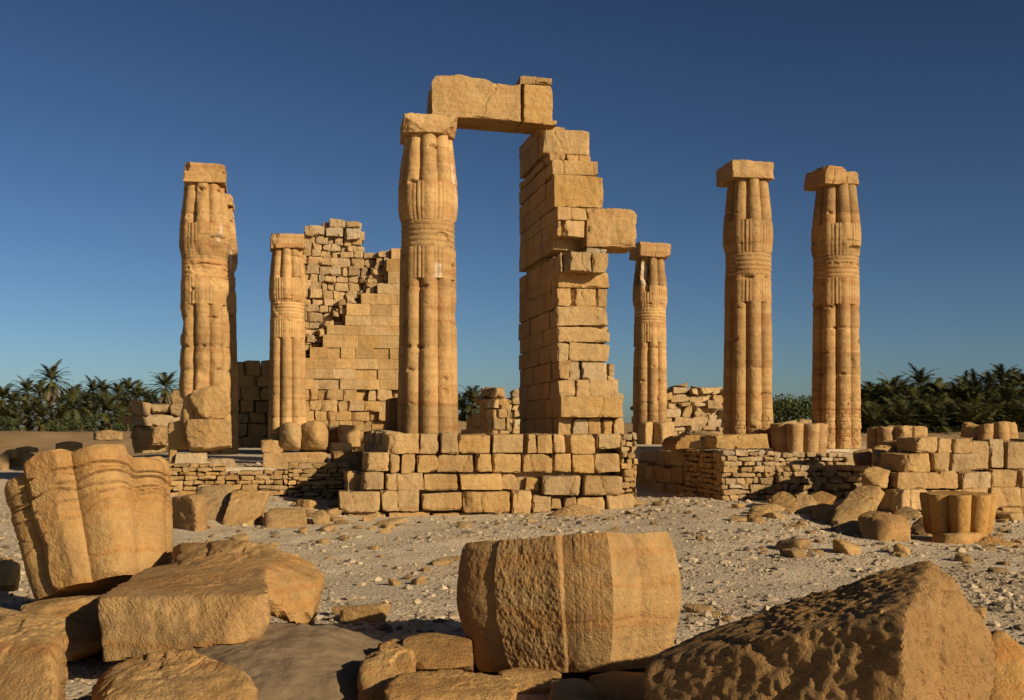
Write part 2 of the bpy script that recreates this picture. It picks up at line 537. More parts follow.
def gh(x, y):
    x, y = np.asarray(x, float), np.asarray(y, float)
    z = -0.35 * sm(9, 22, y)
    p = np.stack([x, y, 0 * x], -1).reshape(-1, 3)
    n = (0.10 * fbm(p * 0.22, 3, 5) + 0.035 * fbm(p * 0.9, 3, 6)).reshape(x.shape)
    z = z + n * sm(2, 9, np.hypot(x, y))
    z = z + 0.30 * np.exp(-((x - 5.2) / 3.0) ** 2 - ((y - 27.5) / 5) ** 2)
    z = z + 0.16 * np.exp(-((x - 4.6) / 2.6) ** 2 - ((y - 20.5) / 3.5) ** 2)
    z = z + 0.32 * sm(24, 30.5, y) * sm(-3.5, -5.5, x) * sm(-16, -11, x)
    z = z + 0.75 * sm(36, 52, y) * sm(30, 20, np.abs(x))          # court behind the podium
    u, v = uv(x, y, FL)                  # left terrace
    z = np.maximum(z, -0.4 + 1.17 * sm(0.35, 0.85, v) * sm(-6.5, -4.5, u) * sm(9.5, 7.5, u) * sm(60, 50, v) + 0.05 * n)
    u, v = uv(x, y, FR)                  # right terrace, its front stepped back along a ledge
    st = 1.15 * sm(1.3, 1.7, u)
    t = sm(0.4, 0.9, v - st) * sm(0.3, 0.8, u) * sm(13.5, 10, u) * sm(26, 18, v)
    t = np.maximum(t, 0.62 * sm(0.4, 0.9, v) * sm(1.3, 1.7, u) * sm(8, 6, u) * sm(10, 6, v))
    z = np.maximum(z, -0.4 + 1.62 * t + 0.05 * n)
    far = sm(94, 104, y + 4 * np.sin(x * 0.03))
    z = z + far * 2.15
    return z

def nonuni(c, a, lo, hi, dt):
    t0, t1 = math.asinh((lo - c) / a), math.asinh((hi - c) / a)
    n = int((t1 - t0) / dt)
    return c + a * np.sinh(np.linspace(t0, t1, n))

def build_ground():
    xs = nonuni(0, 14, -3500, 3500, 0.015)
    ys = nonuni(20, 14, -60, 6000, 0.014)
    X, Y = np.meshgrid(xs, ys, indexing='ij')
    Z = gh(X, Y)
    v = np.stack([X, Y, Z], -1).reshape(-1, 3)
    idx = np.arange(X.size).reshape(X.shape)
    f = np.stack([idx[:-1, :-1], idx[1:, :-1], idx[1:, 1:], idx[:-1, 1:]], -1).reshape(-1, 4)
    mb = MB(); mb.add(v, f)
    tag(mb.build('ground', M['ground'], sharp=0), kind='structure')
build_ground()

def sand_patch(name, c, rx, ry, h, rot=0.0, seed=0):
    n = 220
    g = np.linspace(-1.25, 1.25, n)
    A, B = np.meshgrid(g, g, indexing='ij')
    x = c[0] + math.cos(rot) * A * rx - math.sin(rot) * B * ry
    y = c[1] + math.sin(rot) * A * rx + math.cos(rot) * B * ry
    r = np.hypot(A, B)
    p = np.stack([x, y, 0 * x], -1).reshape(-1, 3)
    z = gh(x, y) - 0.10 + (h + 0.1) * np.clip(1 - r * r * 0.9, -0.3, 1) + (0.03 * fbm(p * 2.2, 3, seed) + 0.016 * fbm(p * 7, 4, seed + 1, 0.6)).reshape(x.shape)
    idx = np.arange(x.size).reshape(x.shape)
    f = np.stack([idx[:-1, :-1], idx[1:, :-1], idx[1:, 1:], idx[:-1, 1:]], -1).reshape(-1, 4)
    mb = MB(); mb.add(np.stack([x, y, z], -1).reshape(-1, 3), f)
    tag(mb.build(name, M['sand'], sharp=0), kind='structure')

# ------------------------------------------------------------------ masonry walls
def T_(rng, s=0.16):
    return float(np.clip(1 + rng.normal(0, s * 0.5), 0.72, 1.25))

def place_blocks(mb, fr, base, rows, seed, depth=0.8, sp=0.06, chip=0.045, rough=0.014, out=0.05, v0=0.0, gap=0.012):
    """rows of (y_top, y_bottom, [(px0, px1) or (px0, px1, ytop, ybot, forward)]) on the wall's plane"""
    rng = np.random.RandomState(seed)
    k = 0
    for (yt, yb, items) in rows:
        for it in items:
            a, b = it[0], it[1]
            t, o = (it[2], it[3]) if len(it) > 3 else (yt, yb)
            fw = it[4] if len(it) > 4 else 0.0
            mid = (a + b) / 2
            u0, u1 = fr.u(a, v0) + gap, fr.u(b, v0) - gap
            z1, z0 = fr.z(mid, t, v0) - gap * 0.5, fr.z(mid, o, v0) + gap * 0.5
            vv = v0 - fw + rng.uniform(-out, out * 0.6)
            v, f = block((u0, vv, z0 - base), (u1, vv + depth * rng.uniform(0.85, 1.2), z1 - base), seed * 131 + k, sp,
                         chip, rough, 0.03)
            mb.add(v, f, T_(rng))
            k += 1

def rubble_face(mb, u0, u1, z0, z1, seed, v0=0.0, depth=0.4, hs=(0.13, 0.24), ws=(0.2, 0.55), sp=0.07, top=None, bottom=None,
                out=0.05, chip=0.04, rough=0.02, axis='u', skip=None, gap=0.012, jit=0.03, ts=0.2):
    """courses of small irregular stones; axis 'v' turns the face to look along -u"""
    rng = np.random.RandomState(seed)
    z = z0
    k = 0
    while z < z1 - 0.03:
        h = min(rng.uniform(*hs), z1 - z + 0.05)
        u = u0 - rng.uniform(0, ws[0])
        while u < u1:
            w = rng.uniform(*ws)
            a, b = max(u, u0), min(u + w, u1)
            u += w
            if b - a < 0.06: continue
            m = (a + b) / 2
            if top is not None and z + h * 0.5 > top(m): continue
            if bottom is not None and z + h * 0.5 < bottom(m): continue
            if skip is not None and skip(m, z + h / 2): continue
            hh = h * rng.uniform(0.82, 1.12)
            dv = rng.uniform(-out, out)
            if axis == 'u':
                lo, hi = (a + gap, v0 + dv, z + gap), (b - gap, v0 + dv + depth, z + hh)
            else:
                lo, hi = (v0 + dv, a + gap, z + gap), (v0 + dv + depth, b - gap, z + hh)
            v, f = block(lo, hi, seed * 77 + k, sp, min(chip, h * 0.3), rough, jit)
            mb.add(v, f, T_(rng, ts))
            k += 1
        z += h

def core(mb, lo, hi, seed, sp=0.3):
    v, f = block(lo, hi, seed, sp, 0.05, 0.05, 0.0)
    mb.add(v, f, 0.9)

# ---- front podium, large blocks
FP = Frame(512, 28.5)
def build_platform():
    base = -0.45
    root = thing('stone_podium', 'long podium of large cracked golden blocks below the tall gate pier', 'podium', (FP.x, FP.y, base), TH)
    rows = [
        (434, 453.5, [(386, 419), (419.6, 440), (440.4, 458), (458.4, 491.5), (492, 523), (528, 537), (537, 554), (554, 566), (566, 595), (595.5, 624, 434, 449)]),
        (453.8, 472.5, [(364, 390, 453, 471.5, 0.1), (390, 399.5), (400.5, 415), (415.5, 438, 455, 472.5, 0.04), (438.5, 475), (476, 492.5), (492.5, 521), (522.5, 552), (553, 572), (573, 595), (595.5, 620)]),
        (473, 490.5, [(347, 359, 472, 484, -0.35), (361, 385, 472, 489, 0.1), (385.5, 424), (424.5, 458, 474, 490.5, 0.05), (460, 502, 474, 490, 0.06), (502.5, 518, 473, 490, -0.1),
                      (527, 541, 477, 490, -0.15), (543, 581, 475.5, 495, 0.14), (582, 620.5, 475.5, 496, 0.12)]),
        (491, 512.5, [(339, 380, 490.5, 512, 0.16), (381, 420, 490, 511, 0.12), (421, 461, 493, 511, 0.1), (461.5, 509, 491.5, 512.5, 0.14), (510.5, 531, 490, 513.5, 0.2),
                      (532, 551, 495, 512, 0.05), (551.5, 564, 499, 510, -0.05), (565.5, 578, 496, 512), (578, 606, 497, 512), (606.5, 634, 494, 512, 0.08)]),
        (512.8, 522, [(347, 387), (389, 431), (432, 471), (475, 511), (512, 545), (546, 580), (581, 634)]),
    ]
    mb = MB()
    place_blocks(mb, FP, base, rows, 11, depth=0.85, sp=0.045, chip=0.05, rough=0.02, out=0.05)
    mb.build('block_face', M['wall'], root)
    mb = MB()                                        # rubble corner below the pier
    u0, u1 = FP.u(620.5), FP.u(637.5)
    rubble_face(mb, u0, u1, 0, 2.2, 12, v0=0.0, depth=0.5, hs=(0.13, 0.2), ws=(0.16, 0.34), sp=0.05)
    rubble_face(mb, 0.3, 6.0, 0, 2.2, 13, v0=u1 - 0.45, depth=0.45, hs=(0.13, 0.2), ws=(0.16, 0.34), axis='v', sp=0.08)
    mb.build('rubble_corner', M['wall'], root)
    mb = MB()
    core(mb, (FP.u(390), 0.35, 0), (u1 - 0.2, 8.0, FP.z(512, 436) - base), 14, 0.25)
    core(mb, (FP.u(350), 0.35, 0), (FP.u(392), 3.0, FP.z(370, 475) - base), 15, 0.25)
    rubble_face(mb, 0.4, 8.0, 0, 2.2, 16, v0=FP.u(388), depth=0.4, hs=(0.3, 0.45), ws=(0.4, 0.9), axis='v', sp=0.12)
    mb.build('rubble_core', M['rubble'], root)
build_platform()

# ---- tall gate pier
FG = Frame(558, 30.6)
def build_pier():
    base = 1.7
    root = thing('gate_pier', 'tall stepped pier of coursed golden blocks, right support of the lintel', 'pier', (FG.x, FG.y, base), TH)
    FAR = 5.05
    courses = [  # y_top, y_bottom, near corner px, right px, front splits px
        (124.5, 136, 539, 564, []),
        (129, 152, 545, 593.5, []),
        (152, 160, 550, 592, [566]),
        (159, 174, 553, 598, []),
        (174, 206, 554.5, 603, []),
        (206, 219, 556, 586, []),
        (219, 236, 556, 586, [562]),
        (236, 251, 551, 587, []),
        (251, 270.5, 562, 610, [566, 594]),
        (270.5, 286.5, 557, 607.5, []),
        (286.5, 306.5, 557, 609, [572, 597]),
        (306.5, 325.5, 558, 609, []),
        (325.5, 342.5, 557, 610, []),
        (342.5, 360.5, 557.5, 609, [570]),
        (360.5, 380, 559, 610, [571, 583]),
        (380, 397.5, 559, 615, [576]),
        (397.5, 418, 561, 626, []),
        (418, 436, 559, 624, [573, 589, 602, 613]),
    ]
    rng = np.random.RandomState(5)
    mb = MB()
    for i, (yt, yb, pc, pr, spl) in enumerate(courses):
        v0 = FG.vleft(pc)
        zt, zb = FG.z(pc, yt, v0) - base, FG.z(pc, yb, v0) - base
        us = [0.0] + [FG.u(s, v0) for s in spl] + [FG.u(pr, v0)]
        fd = rng.uniform(0.75, 1.15)
        us[-1] += rng.uniform(-0.10, 0.07)
        if yt in (206, 219): us[-1] = FG.u(586, v0)
        for j in range(len(us) - 1):
            dv = rng.uniform(-0.03, 0.05) + (0.22 if (yt == 251 and j == 0) else 0)
            rec = 0.12 if (yt == 360.5 and j < 2) or (yt == 418 and j == 0) else 0.0
            v, f = block((us[j] + 0.008, v0 + dv + rec, zb + 0.006), (us[j + 1] - 0.008, v0 + fd, zt - 0.006), 900 + i * 10 + j, 0.04, 0.045, 0.022, 0.035)
            mb.add(v, f, T_(rng, 0.14))
        full = max(us[-1], 1.25)
        a = v0 + fd
        k = 0
        while a < FAR - 0.1:
            b = min(a + rng.uniform(0.7, 1.5), FAR + rng.uniform(-0.06, 0.05))
            if FAR - b < 0.3: b = FAR + rng.uniform(-0.06, 0.05)
            hz = [zb, zt]
            if zt - zb > 0.7: hz = [zb, (zb + zt) / 2, zt]
            for q in range(len(hz) - 1):
                v, f = block((rng.uniform(-0.018, 0.018), a + 0.005, hz[q] + 0.004), (full - rng.uniform(0, 0.1), b - 0.005, hz[q + 1] - 0.004), 2000 + i * 40 + k, 0.06, 0.022, 0.010, 0.008)
                mb.add(v, f, T_(rng, 0.14))
                k += 1
            a = b
    # blocks that carry the lintel behind the stepped front
    zt = 10.83 - base
    z1 = FG.z(539, 124.5, FG.vleft(539)) - base
    for j, (a, b) in enumerate(((1.75, 2.6), (2.61, 3.6), (3.61, 5.0))):
        v, f = block((0.0, a, z1), (0.42, b, zt - 0.004 + (0 if j < 2 else -0.1)), 3000 + j, 0.06, 0.03, 0.004, 0.0)
        mb.add(v, f, T_(rng))
    mb.build('coursed_blocks', M['wall'], root, sharp=35)
    mb = MB()                                      # the long block that juts out to the right
    v0 = FG.vleft(556)
    v, f = block((FG.u(586, v0), v0 + 0.02, FG.z(600, 247.5, v0) - base), (FG.u(636.5, v0), v0 + 1.0, FG.z(600, 208.5, v0) - base), 3100, 0.04, 0.09, 0.03, 0.04)
    mb.add(v, f, np.full((len(v), 3), 1.0) * np.array([1.0, 0.98, 0.93]))
    v, f = block((FG.u(586, v0), v0 + 0.05, FG.z(600, 254, v0) - base), (FG.u(608.5, v0), v0 + 1.0, FG.z(600, 248, v0) - base), 3101, 0.04, 0.03, 0.02, 0.03)
    mb.add(v, f, 0.95)
    mb.build('projecting_block', M['wall'], root)
    mb = MB()                                      # stepped rubble leaning on the back right of the pier
    for j, (a, b, t) in enumerate(((609, 616, 364), (611, 621, 378), (613, 628, 392))):
        for q in range(4):
            yy = t + q * 13
            if yy > 420: continue
            v, f = block((FG.u(a, 1.2), 1.2 + j * 0.2, FG.z(a, yy + 13, 1.2) - base), (FG.u(b, 1.2), 2.2, FG.z(a, yy, 1.2) - base), 3200 + j * 9 + q, 0.05, 0.05, 0.02, 0.04)
            mb.add(v, f, T_(rng))
    core(mb, (0.15, 2.0, 4.0), (1.0, 4.6, 8.2), 3300)
    core(mb, (0.15, 0.7, 0), (1.0, 4.6, 4.05), 3301)
    mb.build('rubble_core', M['rubble'], root)
build_pier()

# ---- lintel
FLN = Frame(433, 31.6)
def build_lintel():
    zb = 10.86
    o = (FLN.x, FLN.y, zb)
    ue, u2 = FLN.u(522.5), FLN.u(552)
    mb = MB()
    v, f = block((0, 0, 0), (ue - 0.02, 1.35, 1.17), 41, 0.03, 0.07, 0.022, 0.03, freq=2.0,
                 cuts=[((-1, 0, 0.9), 0.93)])
    # the underside has weathered up between its supports; the top is worn
    s = np.clip(v[:, 2] / 1.17, 0, 1)
    q = np.clip((v[:, 0] - 0.55) / 2.0, 0, 1)
    v[:, 2] += s * (0.10 * np.exp(-((v[:, 0] - 0.75) / 0.45) ** 2) - 0.07 * sm(1.5, 1.9, v[:, 0]) + 0.04 * fbm(v * 3.5, 3, 9))
    v[:, 2] += (1 - s) * 0.10 * np.sin(q * math.pi) * 0.4 + s * 0.03 * fbm(v * 2.2, 3, 8)
    mb.add(v, f, 1.0)
    tag(mb.build('lintel', M['wall'], None, o, TH), 'long weathered stone lintel bridging the tall column and the pier', 'lintel')
    mb = MB()
    root = thing('lintel_end_block', 'short upright block with small cap stone beyond the crack at the lintel end', 'stone block', o, TH)
    v, f = block((ue + 0.015, 0.03, 0.0), (u2, 1.3, 1.13), 42, 0.03, 0.06, 0.02, 0.02)
    mb.add(v, f, 0.98)
    mb.build('block', M['wall'], root)
    mb = MB()
    v, f = block((ue - 0.04, 0.0, 1.14), (u2 + 0.03, 1.2, 1.36), 43, 0.03, 0.08, 0.03, 0.03)
    mb.add(v, f, 0.82)
    mb.build('cap_stone', M['wall'], root)
build_lintel()

# ------------------------------------------------------------------ columns
def lobes(phi, n=8, r0=0.70, rl=0.30, keel=0.0):
    w = 2 * math.pi / n
    a = (phi + w / 2) % w - w / 2
    r = r0 * np.cos(a) + np.sqrt(np.clip(rl * rl - (r0 * np.sin(a)) ** 2, 0, None))
    return r + keel * (1 - np.abs(a) / (w / 2)), a

def ridged(phi, n=8, groove=0.83):
    """stems with a sharp ridge: straight flanks from groove to crest"""
    w = 2 * math.pi / n
    a = (phi + w / 2) % w - w / 2
    b = np.abs(a)
    gx, gy = groove * math.cos(w / 2), groove * math.sin(w / 2)
    cr = gy / (gy * np.cos(b) + (1 - gx) * np.sin(b))
    return cr + 0.018 * np.sin(b / (w / 2) * math.pi)

def revolve(zs, rfun, nth, close_bottom=True, close_top=True):
    th = np.linspace(0, 2 * math.pi, nth, endpoint=False)
    Th, Z = np.meshgrid(th, zs)
    R = rfun(Th.ravel(), Z.ravel())
    x, y = R * np.sin(Th.ravel()), -R * np.cos(Th.ravel())        # angle 0 looks towards -y, grows to the right
    v = np.stack([x, y, Z.ravel()], 1)
    n = len(zs)
    idx = np.arange(n * nth).reshape(n, nth)
    nx = np.roll(idx, -1, 1)
    f = np.stack([idx[:-1], nx[:-1], nx[1:], idx[1:]], -1).reshape(-1, 4).tolist()
    ex = []
    for (row, close, up) in ((0, close_bottom, False), (n - 1, close_top, True)):
        if not close: continue
        last = idx[row]
        for s in (0.8, 0.55, 0.3, 0.1):                            # rings towards the middle, so the top can be rough
            ring = v[last].copy() if s == 0.8 else ring0.copy()
            if s == 0.8: ring0 = v[idx[row]].copy(); ring = ring0.copy()
            ring[:, :2] *= s
            start = n * nth + sum(len(e) for e in ex)
            ex.append(ring)
            cur = np.arange(start, start + nth)
            q = np.stack([last, np.roll(last, -1), np.roll(cur, -1), cur], -1)
            f.extend((q if up else q[:, ::-1]).tolist())
            last = cur
        f.append(last.tolist() if up else last[::-1].tolist())
    if ex: v = np.concatenate([v] + ex)
    return v, f

H_TOP = 11.0
def rprofile(z):
    return np.interp(z, [0, 1.2, 6.2, 7.09, 7.10, 7.84, 7.86, 8.0, 8.25, 8.6, 9.0, 9.6, 10.35],
                     [0.90, 0.885, 0.81, 0.80, 0.79, 0.78, 0.775, 0.82, 0.86, 0.86, 0.84, 0.775, 0.69])

def make_column(name, px, Y, label, z0, seed, erode=0.5, brick=0.0, aba=None, tint=1.0, rot=0.0, top=True, sc=1.0, scars=(), pales=()):
    x = (px - 512.0) / F * Y
    root = thing(name, label, 'column', (x, Y, EYE + (z0 - EYE) * sc), TH + rot, 'papyrus bundle columns of the ruined temple')
    root.scale = (sc, sc, sc)
    rng = np.random.RandomState(seed)
    joints = []
    z = z0
    while z < 10.3:
        joints.append(z)
        z += rng.uniform(0.65, 1.15)
    joints = np.array(joints)
    jt = rng.normal(1, 0.12, len(joints) + 2).clip(0.74, 1.2)
    jo = rng.normal(0, 0.010, (len(joints) + 2, 3))
    off = rng.uniform(-60, 60, 3)
    OFFA = RAD(-5)
    def rfun(th, zz):
        R = rprofile(zz)
        l, a = lobes(th - OFFA, keel=0.012)
        g = math.pi / 8 - np.abs(a)                                 # angle to the nearest groove
        r = l.copy()
        # pleats between the stems below the neck and round the lower half of the capital
        pl = (((zz > 6.19) & (zz < 7.09)) | ((zz > 7.86) & (zz < 8.95)))
        fl = 0.945 + 0.035 * np.abs(np.cos(g * 19))
        r = np.where(pl & (g < RAD(17)), np.maximum(r, fl), r)
        cl = (zz > 7.86) & (zz < 8.95) & (g >= RAD(17))
        r = np.where(cl, np.maximum(r, 0.985), r)
        rings = (zz >= 7.09) & (zz <= 7.86)
        t = (zz - 7.09) / 0.77 * 5
        r = np.where(rings, 0.955 + 0.042 * np.abs(np.sin(t * math.pi)) ** 0.7, r)
        p = np.stack([np.sin(th) * R, -np.cos(th) * R, zz], 1)
        # drums: joints, small shifts, chipped arrises
        j = np.searchsorted(joints, zz) - 1
        dj = np.abs(zz[:, None] - joints[None, :]).min(1)
        low = fbm(p * 1.1 + off, 3, seed)
        mid = fbm(p * 3.2 + off, 4, seed + 3, 0.55)
        soft = sm(0.05, 0.6, low) * erode
        r = r * (1 - soft * 0.55) + np.minimum(r, 0.93) * soft * 0.55
        r = r * R
        jj = np.clip(j, 0, len(joints) - 1)
        r += 0.7 * jo[jj, 0] * np.sin(th + 6 * jo[jj, 1] / 0.01) * (0.2 + erode)
        r -= 0.020 * np.exp(-(dj / 0.013) ** 2) * np.clip(0.45 + 1.2 * mid, 0.05, 1)
        chipn = np.clip(fbm(p * 3.0 - off, 3, seed + 7) - 0.22, 0, 1)
        r -= (0.10 + 0.22 * erode) * chipn * np.exp(-(dj / 0.055) ** 2)
        r -= 0.16 * erode * np.clip(low - 0.38, 0, 1)
        r += 0.010 * mid * (0.15 + erode) + 0.004 * fbm(p * 11 + off, 2, seed + 11)
        if erode > 0.8:                                             # rounded, swollen drums
            hgt = np.diff(np.append(joints, joints[-1] + 1))[jj]
            ph = np.clip((zz - joints[jj]) / hgt, 0, 1)
            r += 0.035 * (np.sin(ph * math.pi) - 0.6) * (zz < 6.2)
        if brick:                                                   # repaired foot of small laid stones
            bt = brick + 0.5 * fbm(np.stack([np.round(th * 4 / math.pi), 0 * th, 0 * th], 1) * 3.1 + off, 1, seed + 2)
            row = np.floor(zz / 0.135)
            fz = np.abs((zz / 0.135) % 1 - 0.5)
            cw = th * 0.85 / 0.24 + row * 0.5 + 0.2 * np.sin(row * 7.1)
            fc = np.abs(cw % 1 - 0.5)
            m = np.maximum(sm(0.38, 0.5, fz), sm(0.42, 0.5, fc))
            inb = sm(0.03, -0.03, zz - bt)
            hv = _hash(np.floor(cw).astype(np.int64), row.astype(np.int64), 0 * row.astype(np.int64), seed)
            r += inb * (-0.035 * m + 0.024 * (hv - 0.5) - 0.01)
        for (sa, sz, ra, rz, dep) in scars:                         # knocked out hollows
            da = (th - RAD(sa) + math.pi) % (2 * math.pi) - math.pi
            q = (da / ra) ** 2 + ((zz - sz) / rz) ** 2 + 0.5 * mid
            r -= dep * sm(1.0, 0.55, q)
        return r
    NT = 224
    def tints(v):
        j = np.clip(np.searchsorted(joints, v[:, 2] + z0) - 1, 0, len(joints) - 1)
        t = np.repeat((jt[j] * tint)[:, None], 3, 1)
        th = np.arctan2(v[:, 0], -v[:, 1])
        for (pa, pz, ra, rz) in pales:                              # whitish plaster of old repairs
            da = (th - RAD(pa) + math.pi) % (2 * math.pi) - math.pi
            q = np.maximum(np.abs(da) / ra, np.abs(v[:, 2] + z0 - pz) / rz) + 0.25 * fbm(v * 4 + off, 2, seed + 30)
            m = sm(1.0, 0.85, q)[:, None]
            t = t * (1 - m) + m * np.array([1.25, 1.55, 2.5])
        return t
    def seg(nm, a, b, dz, cb=True, ct=True):
        zs = np.linspace(a, b, int((b - a) / dz) + 1)
        v, f = revolve(zs, rfun, NT, cb, ct)
        v[:, 2] -= z0
        mb = MB(); mb.add(v, f, tints(v))
        return mb.build(nm, M['column'], root, sharp=38)
    seg('shaft', z0 - 0.05, 7.085, 0.024)
    seg('neck_bands', 7.088, 7.858, 0.016)
    seg('capital', 7.861, 10.33, 0.02)
    mb = MB()
    aba = aba or [((-0.80, -0.80, 10.33), (0.80, 0.80, 11.0), ())]
    for k, (lo, hi, cuts) in enumerate(aba):
        lo = (lo[0], lo[1], lo[2] - z0 + 0.003); hi = (hi[0], hi[1], hi[2] - z0)
        v, f = block(lo, hi, seed * 7 + k, 0.035, 0.05, 0.024, 0.03, cuts=cuts)
        mb.add(v, f, tint * T_(rng, 0.1))
    mb.build('abacus', M['column'], root)
    return root

def root_part(root, name, mat, pieces, sharp=35):
    """pieces are given in world coordinates and carried over into the thing's own frame"""
    mb = MB()
    inv = np.array((Matrix.Translation(root.location) @ Matrix.Rotation(root.rotation_euler.z, 4, 'Z') @ Matrix.Diagonal((*root.scale, 1.0))).inverted())
    for (v, f, t) in pieces:
        v = np.asarray(v) @ inv[:3, :3].T + inv[:3, 3]
        mb.add(v, f, t)
    return mb.build(name, mat, root, sharp=sharp)

def wblock(fr, u0, u1, v0, v1, z0, z1, seed, sp=0.05, chip=0.05, rough=0.02, jit=0.03, cuts=()):
    v, f = block((u0, v0, z0), (u1, v1, z1), seed, sp, chip, rough, jit, cuts=cuts)
    w = v.copy()
    w[:, 0] = fr.x + fr.c * v[:, 0] - fr.s * v[:, 1]
    w[:, 1] = fr.y + fr.s * v[:, 0] + fr.c * v[:, 1]
    return w, f

# column with the lintel
make_column('lotus_column', 428, 32.0, 'tall lobed column carrying the left end of the lintel', 1.72, 101, 0.35,
            aba=[((-0.76, -0.76, 10.33), (0.76, 0.76, 10.855), [((0.9, -0.7, -0.6), 0.70), ((-0.4, -1, -0.8), 0.80), ((0.1, -1, 0.5), 0.88)])],
            scars=[(25, 7.3, 0.35, 0.22, 0.07), (62, 6.5, 0.2, 0.2, 0.08), (30, 3.3, 0.12, 0.1, 0.07), (32, 2.95, 0.13, 0.12, 0.06), (80, 5.2, 0.3, 0.4, 0.05)], tint=1.04, pales=[(14, 6.42, 0.15, 0.20), (66, 8.8, 0.10, 0.9)])
# far left pair
A = make_column('lotus_column', 205, 35.5, 'badly eroded column at the far left with boulder-like patch near its foot', 2.0, 102, 1.0, sc=0.927,
                aba=[((-0.68, -0.68, 10.33), (0.72, 0.7, 10.68), ()), ((-0.66, -0.65, 10.685), (0.70, 0.7, 11.02), ())], tint=1.06,
                scars=[(20, 7.4, 1.2, 0.2, 0.06), (-30, 9.2, 0.3, 0.15, 0.06)], pales=[(42, 8.7, 0.12, 0.42)])
v1, f1 = rock([P(189, 392, 34.62), P(204, 386, 34.48), P(230, 386, 34.67), P(231, 417, 34.67), P(205, 419, 34.48), P(190, 402, 34.57), P(200, 400, 35.78), P(226, 392, 35.78), P(226, 418, 35.78), P(196, 418, 35.78)],
              5, 80, 0.05, 1.6, 0.012, 31)
root_part(A, 'patch_stone', M['wall'], [(v1, f1, 1.0)])
v1, f1 = rock([P(188, 420, 34.30), P(229, 419, 34.48), P(232, 446, 34.48), P(190, 450, 34.30), P(186, 432, 34.30), P(190, 420, 36.06), P(230, 420, 36.06), P(231, 449, 36.06), P(190, 449, 36.06)],
              5, 80, 0.05, 1.5, 0.015, 32)
v2, f2 = rock([P(168, 424, 35.22), P(188, 419, 35.22), P(189, 449, 35.22), P(169, 449, 35.22), P(170, 424, 36.52), P(190, 422, 36.52), P(190, 449, 36.52), P(170, 449, 36.52)], 5, 80, 0.05, 1.5, 0.015, 33)
root_part(A, 'base', M['wall'], [(v1, f1, 1.0), (v2, f2, 0.95)])
make_column('lotus_column', 214.5, 38.8, 'slender edge of a column hidden close behind the eroded far left column', 1.0, 103, 0.6, sc=0.927,
            aba=[((-0.7, -0.7, 10.33), (0.72, 0.7, 10.75), [((1, 0, 0.8), 0.8)])], tint=1.05, scars=[(60, 8.2, 0.25, 0.5, 0.08), (70, 9.7, 0.2, 0.15, 0.12)], pales=[(52, 8.3, 0.2, 0.45)])
B = make_column('lotus_column', 287.5, 51.7, 'column with a swollen round foot standing at the end of the stepped wall', 1.0, 104, 0.3, tint=1.1,
                aba=[((-0.76, -0.76, 10.33), (0.76, 0.76, 11.0), ())], scars=[(10, 7.5, 1.3, 0.5, 0.05)])
pcs = []
for k, (a, b, t) in enumerate(((279, 303, 421), (300.5, 329, 420))):
    v, f = rock([P(a, t + 4, 50.2), P((a + b) / 2, t - 1, 50.0), P(b, t + 3, 50.2), P(b - 1, 450, 50.2), P(a + 1, 450, 50.2), P(a, t + 6, 51.6), P(b, t + 6, 51.6), P(a, 450, 51.6), P(b, 450, 51.6), P((a + b) / 2, 437, 49.6)],
                5, 14, 0.06, 1.3, 0.015, 50 + k)
    pcs.append((v, f, 1.02))
v, f = block((-0.05, 0, 0), (0.05, 0.1, 0.1), 1)
c = P(269, 452, 50.6)
v, f = rock(boxpts(c + np.array([0.15, 0, 0.25]), (1.0, 0.9, 0.55), TH, jit=0.03, seed=3), 4, 30, 0.03, 2, 0.01, 54)
pcs.append((v, f, 1.0))
root_part(B, 'base', M['wall'], pcs)
D = make_column('lotus_column', 650, 54.2, 'farther column with a broken whitish capital just right of the pier', 1.7, 105, 0.3,
                aba=[((-0.80, -0.80, 10.33), (0.80, 0.80, 11.0), ())], scars=[(-38, 9.6, 0.35, 0.7, 0.22), (-30, 8.9, 0.2, 0.4, 0.15), (10, 3.4, 0.15, 0.15, 0.1)], brick=2.6, pales=[(-42, 9.5, 0.22, 0.6)])
pcs = []
for k, (a, b) in enumerate(((638, 653), (652, 674))):
    v, f = rock([P(a, 422, 52.8), P(b, 421, 52.8), P(b, 447, 52.8), P(a, 448, 52.8), P((a + b) / 2, 421, 52.2), P((a + b) / 2, 447, 52.2), P(a, 424, 54.5), P(b, 424, 54.5), P(a, 450, 54.5), P(b, 450, 54.5)],
                5, 16, 0.05, 1.4, 0.012, 60 + k)
    pcs.append((v, f, 1.0))
root_part(D, 'base', M['wall'], pcs)
make_column('lotus_column', 748, 37.7, 'complete lobed column with an intact square top, left of the right-hand pair', 1.3, 106, 0.25, brick=2.2,
            aba=[((-0.84, -0.70, 10.33), (0.66, 0.78, 10.93), [((1, -0.2, 1.0), 0.97)])], tint=0.94, scars=[(15, 2.3, 0.1, 0.2, 0.04), (75, 4.6, 0.1, 0.1, 0.08)])
make_column('lotus_column', 836, 38.4, 'rightmost column with broken top slab and small repair stones round its foot', 1.1, 107, 0.4, brick=3.0,
            aba=[((-0.80, -0.74, 10.33), (-0.02, 0.8, 10.95), [((-1, 0, 1.0), 0.9)]), ((-0.04, -0.60, 10.33), (0.60, 0.75, 10.75), [((1, -0.5, 0.4), 0.75)])], tint=0.97,
            scars=[(25, 8.1, 0.5, 0.10, 0.16), (60, 8.15, 0.35, 0.12, 0.18), (45, 5.95, 0.12, 0.14, 0.12), (40, 4.9, 0.1, 0.1, 0.08), (20, 4.1, 0.12, 0.2, 0.06)])

